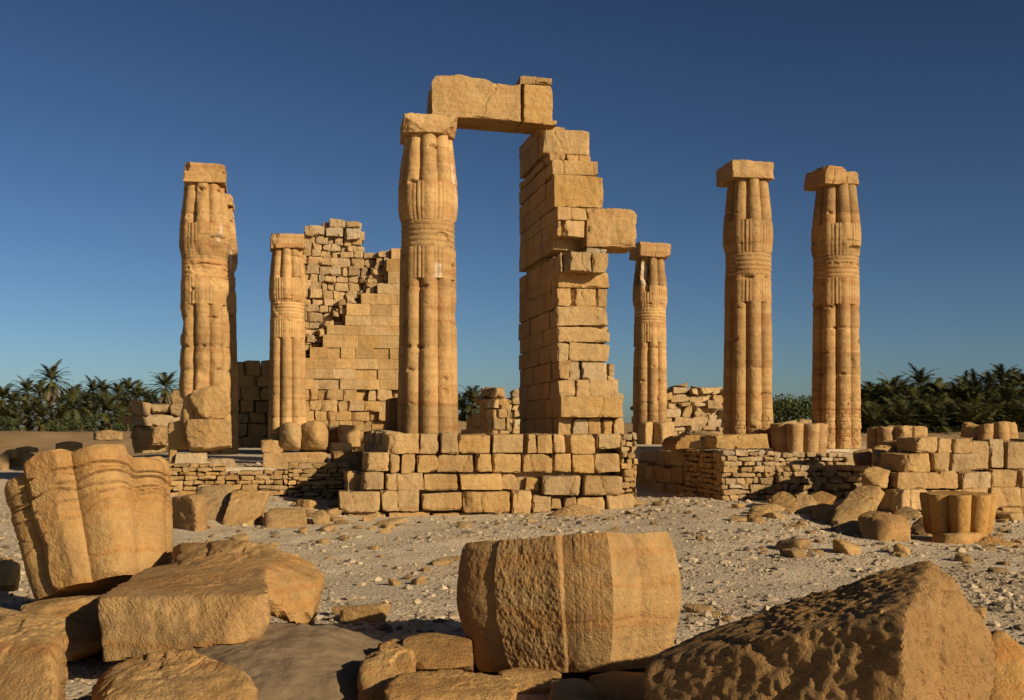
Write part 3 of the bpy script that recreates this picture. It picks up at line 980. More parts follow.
# ------------------------------------------------------------------ stepped wall behind, ruined inner walls
FB = Frame(300, 52.3)
def build_back_wall():
    base = 0.5
    root = thing('stepped_wall', 'high golden wall broken into steps, rubble core showing at upper left', 'wall', (FB.x, FB.y, base), TH)
    edge = [(450, 300), (372, 300), (360, 305), (349, 313), (338, 319), (328, 322), (318, 348), (305, 351), (294, 374), (284, 379), (273, 388), (262, 392), (247, 396)]
    ey = np.array([e[0] for e in edge])[::-1]; ex = np.array([e[1] for e in edge])[::-1]
    rng = np.random.RandomState(21)
    mb = MB()
    y = 452.0
    k = 0
    while y > 250:
        h = rng.uniform(9.5, 13)
        a = float(np.interp(y - h * 0.5, ey, ex)) + (rng.uniform(-6, 7) if y < 372 else 0)
        rough_zone = y > 400
        x = a
        while x < 412:
            w = rng.uniform(8, 18) if rough_zone else rng.uniform(13, 27)
            b = min(x + w, 413)
            u0, u1 = FB.u(x) + 0.003, FB.u(b) - 0.003
            z1, z0 = FB.z(350, y - h) - base, FB.z(350, y) - base
            dv = rng.uniform(-0.012, 0.012) if not rough_zone else rng.uniform(-0.05, 0.04)
            if rough_zone and rng.rand() < 0.12: dv += 0.3
            if not rough_zone and rng.rand() < 0.05: dv += 0.10
            v, f = block((u0, dv, z0 + 0.004), (u1, dv + 0.85, z1 - 0.004), 5000 + k, 0.09, 0.008 if not rough_zone else 0.032, 0.006 if not rough_zone else 0.03, 0.004 if not rough_zone else 0.04)
            mb.add(v, f, T_(rng, 0.17))
            k += 1
            x = b
        y -= h
    mb.build('dressed_face', M['wall'], root)
    # core of rough stones, set back
    topx = [296, 302, 303, 309, 310, 325, 328, 331, 360, 362, 363, 370, 372, 387, 388, 400, 414]
    topy = [237, 237, 234, 233, 224, 224, 219, 218, 219, 222, 237, 246, 248, 247, 250, 248, 248]
    mb = MB()
    y = 384.0
    while y > 217:
        h = rng.uniform(6, 10)
        x = 297.0 - rng.uniform(0, 4)
        while x < 412:
            w = rng.uniform(6, 16)
            m = x + w / 2
            e = float(np.interp(y, ey, ex))
            ty = float(np.interp(m, topx, topy))
            if y - h * 0.6 > ty and x < e + 22 or (y - h * 0.6 > ty and m > 388):
                fwd = sm(368, 392, m) * 0.55 + sm(340, 300, m) * 0.35
                v0 = 0.85 - fwd + rng.uniform(-0.16, 0.12)
                u0, u1 = FB.u(x) + 0.01, FB.u(x + w) - 0.01
                z1, z0 = FB.z(350, y - h) - base, FB.z(350, y) - base
                v, f = block((u0, v0, z0), (u1, v0 + 1.1, z1 * 1.0 + rng.uniform(-0.03, 0.03)), 6000 + k, 0.07, 0.06, 0.03, 0.05)
                mb.add(v, f, T_(rng, 0.22))
                k += 1
            x += w
        y -= h
    for j in range(70):                              # broken stones lodged along the stepped edge
        yy = rng.uniform(262, 372)
        xx = float(np.interp(yy, ey, ex)) - rng.uniform(-3, 16)
        w, h = rng.uniform(4, 11), rng.uniform(3.5, 7.5)
        v0 = rng.uniform(0.15, 0.75)
        v, f = block((FB.u(xx), v0, FB.z(350, yy) - base), (FB.u(xx + w), v0 + rng.uniform(0.4, 0.8), FB.z(350, yy - h) - base), 6600 + j, 0.07, 0.06, 0.03, 0.09)
        mb.add(v, f, T_(rng, 0.25))
    for j, (a, b, t, o) in enumerate(((309, 325, 224.5, 234), (331, 347, 218, 226), (347, 362, 219, 225), (327, 343, 226, 235), (345, 362, 225.5, 237), (389, 399, 246, 253))):
        v, f = block((FB.u(a), 0.45, FB.z(350, o) - base), (FB.u(b), 1.5, FB.z(350, t) - base), 6900 + j, 0.07, 0.08, 0.03, 0.05)
        mb.add(v, f, T_(rng, 0.15))
    core(mb, (0.15, 1.15, 0), (FB.u(408), 2.3, FB.z(350, 262) - base), 6990, 0.3)
    core(mb, (0.15, 1.05, 5), (FB.u(362), 1.9, FB.z(350, 240) - base), 6992, 0.3)
    core(mb, (FB.u(310), 1.05, 5), (FB.u(360), 1.7, FB.z(350, 229) - base), 6993, 0.3)
    core(mb, (0.15, 0.5, 0), (FB.u(408), 1.3, FB.z(350, 385) - base), 6991, 0.3)
    mb.build('rubble_core', M['rubble'], root)
build_back_wall()

def simple_wall(name, label, fr, px0, px1, toppts, ybot, seed, depth=1.0, hs=(0.35, 0.55), ws=(0.5, 1.0), mat='wall', cat='wall', side=True, out=0.08, sp=0.09, chip=0.06):
    """a ruined stretch of coursed wall with an uneven top line given in the picture"""
    base = fr.z((px0 + px1) / 2, ybot)
    o0 = fr.u(px0)
    tx = [fr.u(a) for a, b in toppts]; tz = [fr.z(a, b) - base for a, b in toppts]
    top = lambda u: float(np.interp(u, tx, tz))
    mb = MB()
    rubble_face(mb, o0, fr.u(px1), 0, max(tz), seed, 0, depth, hs, ws, sp, top=top, out=out, chip=chip, rough=0.03, jit=0.05 if mat == 'wall' else 0.12)
    if side:
        rubble_face(mb, depth * 0.6, depth * 2.4, 0, max(tz), seed + 1, o0 + 0.05, depth, hs, ws, sp * 1.3, top=lambda v: tz[0] - 0.1 * v, out=out, axis='v', rough=0.03)
    us = np.linspace(o0 + 0.15, fr.u(px1) - 0.15, max(3, int((fr.u(px1) - o0) / 0.6)))
    for i in range(len(us) - 1):
        t = min(top(us[i]), top(us[i + 1])) - 0.35
        if t > 0.2: core(mb, (us[i], 0.3, 0), (us[i + 1] + 0.004, depth * 1.1, t), seed * 9 + i)
    return tag(mb.build(name, M[mat], None, (fr.x, fr.y, base), fr.th), label, cat)

simple_wall('inner_wall', 'low shaded block wall seen in the gap between the two left columns', Frame(225, 57.0), 222, 274,
            [(222, 364), (236, 363), (252, 362), (257, 366), (262, 366), (274, 364)], 448, 71, 1.2, hs=(0.5, 0.75), ws=(0.8, 1.5))
simple_wall('ruined_wall', 'pale rubble mound of tumbled stones between the far column and the right pair', Frame(652, 58.0), 652, 730,
            [(652, 400), (664, 392), (678, 388), (684, 384), (692, 386), (702, 387), (722, 388), (730, 390)], 448, 72, 1.4, hs=(0.25, 0.5), ws=(0.4, 1.1), mat='rubble', out=0.25)
def stub():
    fr = Frame(487, 46.0, RAD(20))
    base = fr.z(487, 440)
    mb = MB()
    h = fr.z(500, 400) - base
    rubble_face(mb, 0, fr.u(510), 0, h, 81, 0, 0.9, (0.35, 0.55), (0.4, 0.7), 0.07, top=lambda u: h, out=0.1, chip=0.07, rough=0.03)
    vfar = fr.vleft(462)
    rubble_face(mb, 0.3, vfar, 0, h, 82, 0.0, 0.8, (0.5, 0.6), (0.7, 1.3), 0.1, top=lambda v: h * (1.0 - 0.62 * (v / vfar)), axis='v', out=0.05)
    for j, (a, b, t, o) in enumerate(((484, 508, 398, 404), (488, 505, 388, 398))):
        v, f = block((fr.u(a), 0.0, fr.z(a, o) - base), (fr.u(b), 1.2, fr.z(a, t) - base), 8300 + j, 0.07, 0.16, 0.05, 0.08)
        mb.add(v, f, 1.0)
    tag(mb.build('wall_stub', M['wall'], None, (fr.x, fr.y, base), fr.th), 'broken wall stub with a stone on top seen through the gateway', 'wall')
stub()
simple_wall('wall_remnant', 'narrow pale wall remnant close against the pier seen through the gateway', Frame(507, 52.0), 506, 524, [(506, 402), (511, 393), (517, 390), (524, 389)], 440, 84, 0.9, hs=(0.3, 0.45), ws=(0.3, 0.6), mat='rubble')

# ---- left terrace: low retaining wall and what lies on it
def left_low_wall():
    base = -0.25
    mb = MB()
    rng = np.random.RandomState(91)
    for (a, b, t) in ((150, 226, 466), (226, 288, 470), (288, 352, 464)):
        rubble_face(mb, FL.u(a), FL.u(b), 0.1, FL.z((a + b) / 2, t) - base, 92 + a, 0.0, 0.5, (0.10, 0.17), (0.22, 0.5), 0.05, out=0.04, gap=0.008)
    tag(mb.build('retaining_wall', M['wall'], None, (FL.x, FL.y, base), TH), 'low dry stone retaining wall of thin flat stones at left', 'wall')
left_low_wall()

def px_block(name, fr, a, b, t, o, v0, depth, label, seed, mat='wall', chip=0.06, rough=0.025, jit=0.05, tint=1.0, cuts=(), cat='stone block', group=None, sp=0.04):
    z0, z1 = fr.z((a + b) / 2, o, v0), fr.z((a + b) / 2, t, v0)
    u0, u1 = fr.u(a, v0), fr.u(b, v0)
    x, y = fr.world((u0 + u1) / 2, v0 + depth / 2)
    v, f = block((-(u1 - u0) / 2, -depth / 2, 0), ((u1 - u0) / 2, depth / 2, z1 - z0), seed, sp, chip, rough, jit, cuts=cuts)
    mb = MB(); mb.add(v, f, tint)
    return tag(mb.build(name, M[mat], None, (x, y, z0), fr.th), label, cat, group)

px_block('dressed_block', FL, 263, 327.5, 453, 471.5, 0.9, 0.8, 'long dressed block lying below the column with the round foot', 201, chip=0.03, rough=0.012, jit=0.02)
px_block('fallen_block', FL, 174, 206, 454, 471, 0.8, 0.8, 'pale rectangular block on the terrace below the eroded far left column', 202, mat='rubble', tint=1.1)
px_block('fallen_block', FL, 206, 236, 459, 471.5, 1.0, 1.2, 'flat split slab beside the pale block on the left terrace', 203, mat='rubble', cuts=[((1, 0, 1), 0.6)])
px_block('fallen_block', FL, 167, 175, 450, 470, 1.0, 0.7, 'narrow upright stone at the left end of the terrace', 204)
px_block('fallen_block', Frame(350, 31.2), 333, 365, 453, 472, 0.9, 0.9, 'grey brown block half in shadow left of the podium', 205, mat='rough', tint=1.2)
px_block('fallen_block', FB, 339, 361, 425, 446, -0.9, 0.7, 'squarish broken block resting against the foot of the stepped wall', 206, chip=0.1)
px_block('fallen_block', FB, 330, 352, 443, 452, -1.6, 0.8, 'flat pale slab lying at the foot of the stepped wall', 207, mat='rubble')
px_block('fallen_block', Frame(395, 33.6), 388, 400, 398, 433, 0.0, 0.9, 'upright dark shaded stone leaning beside the lintel column', 208, mat='rough', chip=0.12)

# leaning slabs in front of the low wall
rock_obj('upright_stone', [P(172, 498, 24.2), P(204, 495, 24.0), P(207, 540, 24.0), P(174, 536, 24.2), P(176, 497, 25.3), P(205, 494, 25.1), P(206, 538, 25.2), P(176, 538, 25.2), P(196, 496, 23.6), P(196, 541, 23.6)],
         M['rough'], 'squat upright stone with a rough shaded left face by the leaning slabs', 'stone', tint=1.15, k=90, amp=0.03, seed=301)
rock_obj('leaning_slab', [P(196, 487, 26.5), P(234, 484, 26.6), P(222, 535, 25.0), P(190, 535, 25.0), P(197, 487, 27.0), P(236, 485, 27.1), P(226, 537, 26.4), P(190, 537, 26.4)],
         M['wall'], 'tall brown slab leaning back against the low wall', 'stone slab', tint=0.9, k=90, amp=0.02, seed=302)
rock_obj('leaning_slab', [P(233, 491, 26.0), P(269, 492, 26.2), P(252, 532, 24.6), P(221, 531, 24.6), P(235, 490, 26.6), P(270, 491, 26.8), P(257, 533, 26.2), P(224, 533, 26.2)],
         M['wall'], 'pale scratched slab leaning to the right, second from the upright stone', 'stone slab', tint=1.05, k=90, amp=0.02, seed=303)
rock_obj('leaning_slab', [P(263, 515, 24.6), P(276, 508, 25.2), P(304, 509, 25.2), P(307, 530, 24.2), P(264, 532, 24.2), P(276, 508, 26), P(305, 510, 26), P(306, 532, 26), P(266, 532, 26)],
         M['wall'], 'low broad slab right of the two leaning slabs', 'stone slab', tint=0.98, k=90, amp=0.025, seed=304)
rock_obj('rubble_stone', [P(313, 515, 25.0), P(322, 510, 25.2), P(330, 528, 24.8), P(314, 530, 24.8), P(316, 512, 26), P(328, 514, 26), P(330, 530, 26), P(316, 530, 26)],
         M['wall'], 'small dark fissured stone left of the podium base', 'stone', seed=305, amp=0.04)
rock_obj('rubble_stone', [P(310, 535, 24), P(345, 527, 24.5), P(352, 533, 24), P(330, 540, 23.6), P(315, 541, 23.4), P(330, 527, 25.5), P(350, 530, 25.5), P(330, 542, 25)],
         M['rubble'], 'flat pale slab half buried in gravel below the leaning slabs', 'stone', seed=306, amp=0.03)
rock_obj('podium_boulder', [P(545, 516, 27.6), P(575, 504, 27.9), P(598, 510, 27.7), P(603, 524, 27.2), P(570, 528, 26.9), P(546, 523, 27.1), P(575, 505, 28.4), P(600, 515, 28.4), P(570, 530, 28.3), P(548, 525, 28.2)],
         M['wall'], 'broad broken boulder lying at the right foot of the podium', 'boulder', seed=307, amp=0.04)

# ---- ruin at the far left
FA = Frame(120, 43.0)
simple_wall('ruined_wall', 'low ruin of weathered blocks left of the eroded far left column', FA, 131, 182, [(130, 407), (140, 406), (150, 408), (163, 408), (176, 405), (182, 405)], 452, 95, 1.0, hs=(0.4, 0.6), ws=(0.6, 1.2), mat='rubble', out=0.15)
px_block('fallen_block', FA, 127, 146, 407, 413, 0.0, 1.0, 'thin flat block projecting left from the top of the far left ruin', 211)
px_block('fallen_block', FA, 121, 143, 415, 423, 0.1, 1.0, 'long flat block projecting left below the topmost one of the ruin', 212)
px_block('fallen_block', FA, 137, 166, 428, 446, -0.6, 0.8, 'big rounded block low in front of the far left ruin', 213, chip=0.12)
rock_obj('perched_stone', [P(171, 396, 44), P(174, 389, 44), P(183, 390, 44), P(184, 405, 44), P(173, 405, 44), P(172, 392, 45), P(184, 392, 45), P(184, 406, 45), P(172, 406, 45)],
         M['wall'], 'rounded stone perched on the ruin beside the far left column', 'stone', seed=308)
for j, (a, b, t, o, lab) in enumerate(((0, 9, 452, 473, 'blunt stone at the left picture edge in the field'), (6, 17, 449, 459, 'flat brown stone on a low heap at the far left field edge'),
                                  (10, 33, 452, 474, 'pale angular stone in the low heap at the far left'), (16, 38, 446, 452, 'long thin slab topping the low stone heap at the far left'),
                                  (56, 82, 441, 453, 'dark low block behind the tilted drum at the field edge'), (94, 122, 430, 440, 'flat pale slab showing above the tilted drum'))):
    Y = 47 + j * 0.7
    rock_obj('field_stone', [P(a, t + 2, Y), P((a + b) / 2, t, Y), P(b, t + 3, Y), P(b, o, Y), P(a, o, Y), P(a, t + 3, Y + 1.3), P(b, t + 2, Y + 1.3), P(b, o, Y + 1.3), P(a, o, Y + 1.3)],
             M['wall'], lab, 'stone', seed=320 + j, amp=0.05)

# ---- right podium faced with rubble
def right_podium():
    base = -0.45
    root = thing('rubble_podium', 'low podium faced with small rubble stones under the right-hand columns', 'podium', (FR.x, FR.y, base), TH)
    mb = MB()
    zc = FR.z(740, 452) - base
    rubble_face(mb, 0, FR.u(780), 0, zc, 111, 0, 0.5, (0.13, 0.22), (0.18, 0.5), 0.05, out=0.06)
    ub = FR.u(776)
    rubble_face(mb, ub, FR.u(905), 0, FR.z(830, 466) - base, 112, -0.15, 0.6, (0.14, 0.26), (0.2, 0.55), 0.05, out=0.10, jit=0.05)
    mb.build('rubble_face', M['rubble'], root)
    mb = MB()
    rubble_face(mb, ub - 0.3, FR.u(850, 1.1), FR.z(830, 466) - base - 0.1, FR.z(800, 453, 1.1) - base, 113, 1.1, 0.5, (0.13, 0.22), (0.2, 0.5), 0.05, out=0.08)
    mb.build('upper_tier', M['rubble'], root)
    mb = MB()
    vf = FR.vleft(645)
    rubble_face(mb, 0.2, vf * 0.45, 0, zc - 0.05, 114, 0.0, 0.5, (0.14, 0.2), (0.25, 0.5), 0.06, axis='v', out=0.03)
    rubble_face(mb, vf * 0.45, vf + 3, 0, zc - 0.1, 115, -0.05, 0.6, (0.45, 0.6), (0.8, 1.4), 0.1, axis='v', out=0.05, top=lambda v: zc - 0.1 - 0.10 * (v - vf * 0.45))
    mb.build('side_face', M['wall'], root)
    mb = MB()
    core(mb, (0.3, 0.3, 0), (FR.u(780), 9.0, zc - 0.08), 116, 0.25)
    core(mb, (ub, 0.2, 0), (FR.u(900), 3.0, FR.z(830, 467) - base - 0.05), 117, 0.25)
    core(mb, (ub - 0.3, 1.3, 0), (FR.u(870, 1.3), 8, FR.z(800, 455, 1.1) - base), 118, 0.25)
    mb.build('rubble_core', M['rubble'], root)
right_podium()
px_block('fallen_block', FR, 718, 769, 434, 448, 0.15, 1.1, 'long worn block on the corner of the rubble podium under the intact column', 221, chip=0.10)
px_block('fallen_block', FR, 716, 728, 438, 449, -0.02, 0.7, 'small end stone left of the long worn block on the podium corner', 222)
px_block('fallen_block', FR, 700, 716, 441, 450, 1.2, 1.0, 'pale flat stone capping the shaded side of the rubble podium', 223, mat='rubble')
px_block('fallen_block', FR, 676, 702, 435, 450, 2.6, 1.4, 'tilted dark block on the shaded side of the rubble podium', 224, mat='rough', cuts=[((-1, 0, 1), 0.6)])
rock_obj('fallen_block', [P(668, 440, 42), P(690, 430, 41), P(716, 433, 40), P(720, 438, 39), P(700, 442, 39.5), P(670, 446, 41), P(690, 431, 43), P(718, 436, 42), P(672, 446, 43)],
         M['rubble'], 'sloping heap of pale broken slabs behind the podium corner', 'stone', seed=330, amp=0.08)

def drum(name, px, Y, ybot, height, R, label, seed, mat='fore', taper=(1.0, 1.0), tilt=(0, 0), rot=0.0, erode=0.3, r0=0.70, ridge=0.0, incise=(), nth=260, dz=0.02, flats=(), cracks=(), bulge=0.0, group=None, keel=0.02, topn=0.03, n=8, z=None, amp=1.0, steps=(), drops=()):
    x = (px - 512.0) / F * Y
    z = P(px, ybot, Y)[2] if z is None else z
    rng = np.random.RandomState(seed)
    off = rng.uniform(-60, 60, 3)
    def rfun(th, zz):
        t = zz / height
        R_ = R * (taper[0] + (taper[1] - taper[0]) * t) * (1 + bulge * (np.sin(np.clip(t, 0, 1) * math.pi) - 0.6))
        l, a = lobes(th, n, r0, 1 - r0, keel=keel)
        if ridge: l = ridge * ridged(th, n) + (1 - ridge) * l
        p = np.stack([np.sin(th) * R, -np.cos(th) * R, zz], 1)
        low = fbm(p * 1.6 + off, 3, seed)
        r = l * R_
        r -= R * 0.10 * erode * np.clip(low - 0.1, 0, 1)
        e = np.minimum(zz, height - zz)
        ch = np.clip(fbm(p * 4 + off, 3, seed + 2) + 0.25, 0, 1.2)
        r -= (0.015 + 0.05 * ch * erode) * np.clip(1 - e / 0.06, 0, 1) ** 1.5
        for (za, sl, dep) in cracks:
            zc = za * height + sl * np.sin(th) + 0.03 * fbm(p * 2.2 + off, 3, seed + 4)
            r -= dep * np.exp(-((zz - zc) / 0.010) ** 2) * np.clip(0.75 + 1.6 * fbm(p * 1.5 - off, 2, seed + 5), 0, 1)
        for (za, dth) in steps:
            zc = za * height + 0.02 * fbm(p * 2.5 + off, 3, seed + 6)
            r += dth * sm(-0.008, 0.008, zz - zc)
        for (an, z0_, z1_) in incise:                               # fine carved lines running up the stem
            dd = np.abs((th - RAD(an) + math.pi) % (2 * math.pi) - math.pi) * R
            r -= 0.0032 * np.exp(-(dd / 0.0055) ** 2) * sm(z0_, z0_ + 0.02, t) * sm(z1_, z1_ - 0.05, t)
        for (an, h, ra) in flats:                                   # lobes split off: rough flat scars
            da = th - RAD(an)
            hh = h * R_ / np.clip(np.cos(da), 0.2, 1) + ra * (0.8 * fbm(p * 2.2 + off, 2, seed + 8, 0.5) + 0.45 * fbm(p * 14 + off, 3, seed + 15, 0.6) + 0.35 * fbm(p * 42 - off, 2, seed + 13, 0.6))
            r = np.where(np.cos(da) > 0.6, np.minimum(r, hh), r)
        r += amp * (0.008 * fbm(p * 3 + off, 4, seed + 9) + 0.0025 * fbm(p * 22 + off, 3, seed + 10))
        return r
    zs = np.linspace(0, height, int(height / dz) + 1)
    v, f = revolve(zs, rfun, nth)
    tha = np.arctan2(v[:, 0], -v[:, 1])
    for (an, dp) in drops:                                          # stems broken off lower than their neighbours
        da = np.abs((tha - RAD(an) + math.pi) % (2 * math.pi) - math.pi)
        v[:, 2] -= dp * sm(RAD(26), RAD(19), da) * sm(0.6 * height, height, v[:, 2]) * sm(0.25, 0.5, np.hypot(v[:, 0], v[:, 1]) / R)
    dr = topn * fbm(v * 2.5 + off, 4, seed + 12)
    v[:, 2] += dr * sm(height - 0.08, height, v[:, 2])
    mb = MB(); mb.add(v, f, 1.0)
    o = mb.build(name, M[mat], None, (x, Y, z), 0, sharp=40)
    o.rotation_euler = (tilt[0], tilt[1], rot)
    return tag(o, label, 'column drum', group)

drum('lobed_drum', 799, 36.2, 453, 0.95, 0.93, 'lobed column drum standing between the right-hand pair of columns', 401, 'column', rot=TH + RAD(8), taper=(0.92, 1.0), topn=0.06, dz=0.03, nth=200)
rock_obj('perched_stone', [P(778, 424, 37.5), P(795, 420, 37.5), P(803, 427, 37.5), P(800, 436, 37.5), P(778, 436, 37.5), P(780, 424, 38.5), P(800, 424, 38.5), P(800, 436, 38.5), P(778, 436, 38.5)], M['rubble'],
         'pale weathered stone behind the lobed drum of the right pair', 'stone', seed=331)
rock_obj('perched_stone', [P(795, 426, 38.0), P(800, 419, 38.0), P(811, 420, 38.0), P(813, 432, 38.0), P(796, 434, 38.0), P(800, 420, 39), P(812, 422, 39), P(812, 434, 39), P(797, 434, 39)], M['rubble'],
         'small squarish pale stone behind the lobed drum, right of the weathered one', 'stone', seed=332)
drum('lobed_drum', 897, 33.0, 452, 0.75, 0.87, 'lobed drum with a scarred side beyond the right block wall', 402, 'column', rot=TH + RAD(30), flats=((-20, 0.86, 0.05),), topn=0.08, erode=0.8, dz=0.03, nth=200)
drum('lobed_drum', 989, 31.0, 446, 0.62, 0.78, 'worn rounded drum on top of the right block wall', 403, 'column', rot=TH, topn=0.1, erode=1.0, taper=(1, 0.9), dz=0.03, nth=200)

# ---- right block wall
FW = Frame(950, 28.3)
def right_wall():
    base = -0.5
    rows = [
        (438, 453, [(916.5, 937), (937.5, 952.5), (953, 972), (971, 991, 441, 470), (991.5, 1006, 440, 468), (1007, 1028, 441, 469), (1029, 1050)]),
        (453, 471, [(898.5, 930, 453, 471, 0.15), (931, 948, 453, 471, 0.1), (949, 978, 453.5, 471, 0.1)]),
        (471.5, 488, [(890, 931.5, 472, 489, 0.35), (932, 954.5, 471, 489, 0.25), (955.5, 987.5, 472, 488.5, 0.3), (988.5, 1014, 469, 487, 0.2), (1015, 1040, 470, 487, 0.15)]),
        (489, 506, [(886, 919, 489, 510, 0.5), (920, 946, 489, 508, 0.3), (947, 981, 489, 506, 0.3), (982, 1013.5, 486, 506, 0.4), (1014, 1040, 487, 506, 0.2)]),
        (506, 520, [(930, 989, 506, 518, 0.4), (990, 1018, 506, 517, 0.5), (1018, 1045, 505, 517, 0.4)]),
    ]
    mb = MB()
    place_blocks(mb, FW, base, rows, 17, depth=0.9, sp=0.045, chip=0.065, rough=0.025, out=0.06)
    core(mb, (FW.u(935), 0.5, 0), (FW.u(1050), 2.6, FW.z(960, 442) - base), 171, 0.25)
    core(mb, (FW.u(915), 0.4, 0), (FW.u(1050), 2.6, FW.z(960, 474) - base), 172, 0.25)
    tag(mb.build('block_wall', M['wall'], None, (FW.x, FW.y, base), TH), 'stepped wall of large pale golden blocks at the right edge', 'wall')
right_wall()
rock_obj('fallen_block', [P(873, 449, 29.5), P(882, 446, 30.2), P(899, 448, 30), P(897, 461, 29.2), P(889, 469, 28.6), P(872, 462, 29.2), P(876, 449, 31), P(899, 450, 31), P(898, 466, 30.5), P(874, 466, 30.5)],
         M['wall'], 'tilted square block leaning at the left end of the right block wall', 'stone block', seed=333, k=90, amp=0.02)
rock_obj('fallen_block', [P(853, 452, 31.5), P(870, 449, 31.5), P(874, 464, 31), P(856, 464, 31), P(856, 452, 32.6), P(872, 451, 32.6), P(872, 465, 32.6), P(856, 465, 32.6)],
         M['rough'], 'dark low stone between the rightmost column and the tilted square block', 'stone block', tint=1.1, seed=334)
rock_obj('fallen_block', [P(864, 468, 28), P(876, 467, 28.2), P(890, 471, 28), P(886, 488, 27.5), P(878, 488, 27.2), P(862, 485, 27.6), P(866, 469, 29), P(889, 472, 29), P(887, 488, 29), P(864, 488, 29)],
         M['wall'], 'angular block with a dark left face at the end of the second wall course', 'stone block', seed=335, amp=0.03, k=30)
# boulders spilling down at the right
rock_obj('boulder', [P(868, 486, 25.6), P(884, 487, 25.2), P(876, 508, 24.2), P(846, 530, 23.0), P(828, 526, 23.2), P(836, 508, 24.2), P(858, 486, 25.6), P(870, 486, 26.6), P(886, 492, 26.4), P(850, 530, 25), P(830, 530, 25)],
         M['wall'], 'large wedge shaped boulder sliding down from the rubble podium', 'boulder', seed=340, amp=0.05)
rock_obj('boulder', [P(772, 494, 27.5), P(784, 492, 27.5), P(797, 497, 27.2), P(805, 520, 26.2), P(790, 523, 25.8), P(770, 512, 26.6), P(776, 494, 28.5), P(798, 500, 28.5), P(802, 522, 28), P(772, 516, 28)],
         M['wall'], 'smooth sloping boulder at the foot of the rubble face, leftmost of the spilled ones', 'boulder', seed=341, amp=0.05)
rock_obj('boulder', [P(794, 496, 27.2), P(806, 495, 27.2), P(816, 503, 27), P(812, 516, 26.3), P(799, 514, 26.4), P(797, 497, 28.2), P(814, 502, 28.2), P(812, 517, 28), P(798, 516, 28)],
         M['wall'], 'small cracked boulder tucked beside the smooth sloping one', 'boulder', seed=342, amp=0.05)
rock_obj('boulder', [P(812, 507, 26), P(822, 503, 26.2), P(842, 507, 25.5), P(840, 526, 24.4), P(826, 530, 24.2), P(812, 518, 25), P(820, 504, 27.2), P(842, 508, 27), P(840, 528, 26.5), P(814, 522, 26.5)],
         M['wall'], 'angular boulder with a dark hollow left of the large wedge boulder', 'boulder', seed=343, amp=0.05, tint=0.95)
rock_obj('boulder', [P(806, 497, 27.5), P(822, 492, 28), P(836, 497, 27.6), P(830, 506, 27), P(810, 506, 27), P(815, 493, 29), P(834, 497, 29), P(832, 508, 28.6), P(808, 508, 28.6)],
         M['rough'], 'dark shaded slab behind the spilled boulders at right', 'boulder', seed=344)
rock_obj('boulder', [P(858, 515, 21.4), P(872, 510, 21.6), P(900, 516, 21.0), P(909, 523, 20.8), P(909, 545, 20.2), P(889, 549, 19.9), P(866, 541, 20.4), P(859, 527, 21), P(866, 512, 22.5), P(905, 520, 22.3), P(908, 547, 22), P(866, 546, 22), P(888, 523, 20.3)],
         M['rough'], 'squat rough boulder left of the lobed drum in the right middle ground', 'boulder', tint=1.25, seed=345, amp=0.04, k=30)
rock_obj('boulder', [P(840, 526, 22.5), P(856, 522, 22.6), P(868, 530, 22.2), P(866, 546, 21.6), P(846, 541, 21.8), P(842, 526, 23.6), P(866, 528, 23.6), P(866, 546, 23.4), P(844, 543, 23.4)],
         M['wall'], 'pale low stone half buried left of the squat rough boulder', 'boulder', seed=346, amp=0.05)
rock_obj('boulder', [P(893, 513, 24.5), P(906, 507, 24.8), P(921, 512, 24.2), P(912, 519, 23.8), P(896, 518, 24), P(902, 508, 25.6), P(920, 514, 25.4), P(898, 520, 25.2)],
         M['wall'], 'small pointed slab propped behind the squat rough boulder', 'boulder', seed=347, amp=0.03)
rock_obj('boulder', [P(912, 526, 23), P(926, 516, 23.2), P(932, 520, 22.8), P(930, 540, 22.4), P(914, 536, 22.6), P(918, 522, 24.2), P(932, 522, 24.2), P(932, 542, 24), P(914, 540, 24)],
         M['rough'], 'dark stone in the shade directly left of the lobed drum', 'boulder', seed=348)
drum('lobed_drum', 958.5, 21.4, 534, 0.80, 0.69, 'lobed drum with a flat top standing on a round base stone', 404, 'fore', rot=TH + RAD(14), taper=(0.88, 1.02), topn=0.03, dz=0.018, nth=300, erode=0.4)
rock_obj('base_stone', [P(932, 534, 21), P(950, 533, 20.4), P(980, 532, 20.6), P(990, 535, 21.3), P(986, 546, 21), P(966, 550, 20.3), P(940, 549, 20.4), P(930, 542, 21), P(936, 536, 22.2), P(986, 536, 22.2), P(984, 548, 22.2), P(936, 548, 22.2)],
         M['fore'], 'round base stone under the flat topped lobed drum', 'base stone', seed=349, amp=0.02, k=26)
rock_obj('base_stone', [P(960, 548, 20.4), P(988, 538, 20.8), P(1014, 543, 20.6), P(1012, 550, 20.2), P(972, 555, 19.8), P(990, 540, 21.8), P(1014, 545, 21.6), P(968, 555, 21.5)],
         M['fore'], 'flat wedge slab right of the round base stone', 'base stone', seed=350, amp=0.02)
rock_obj('loose_stone', boxpts(P(957, 554, 19.4), (0.28, 0.22, 0.22), 0.4, seed=4), M['wall'], 'small pale stone lying in front of the round base stone', 'stone', seed=351, res=4)

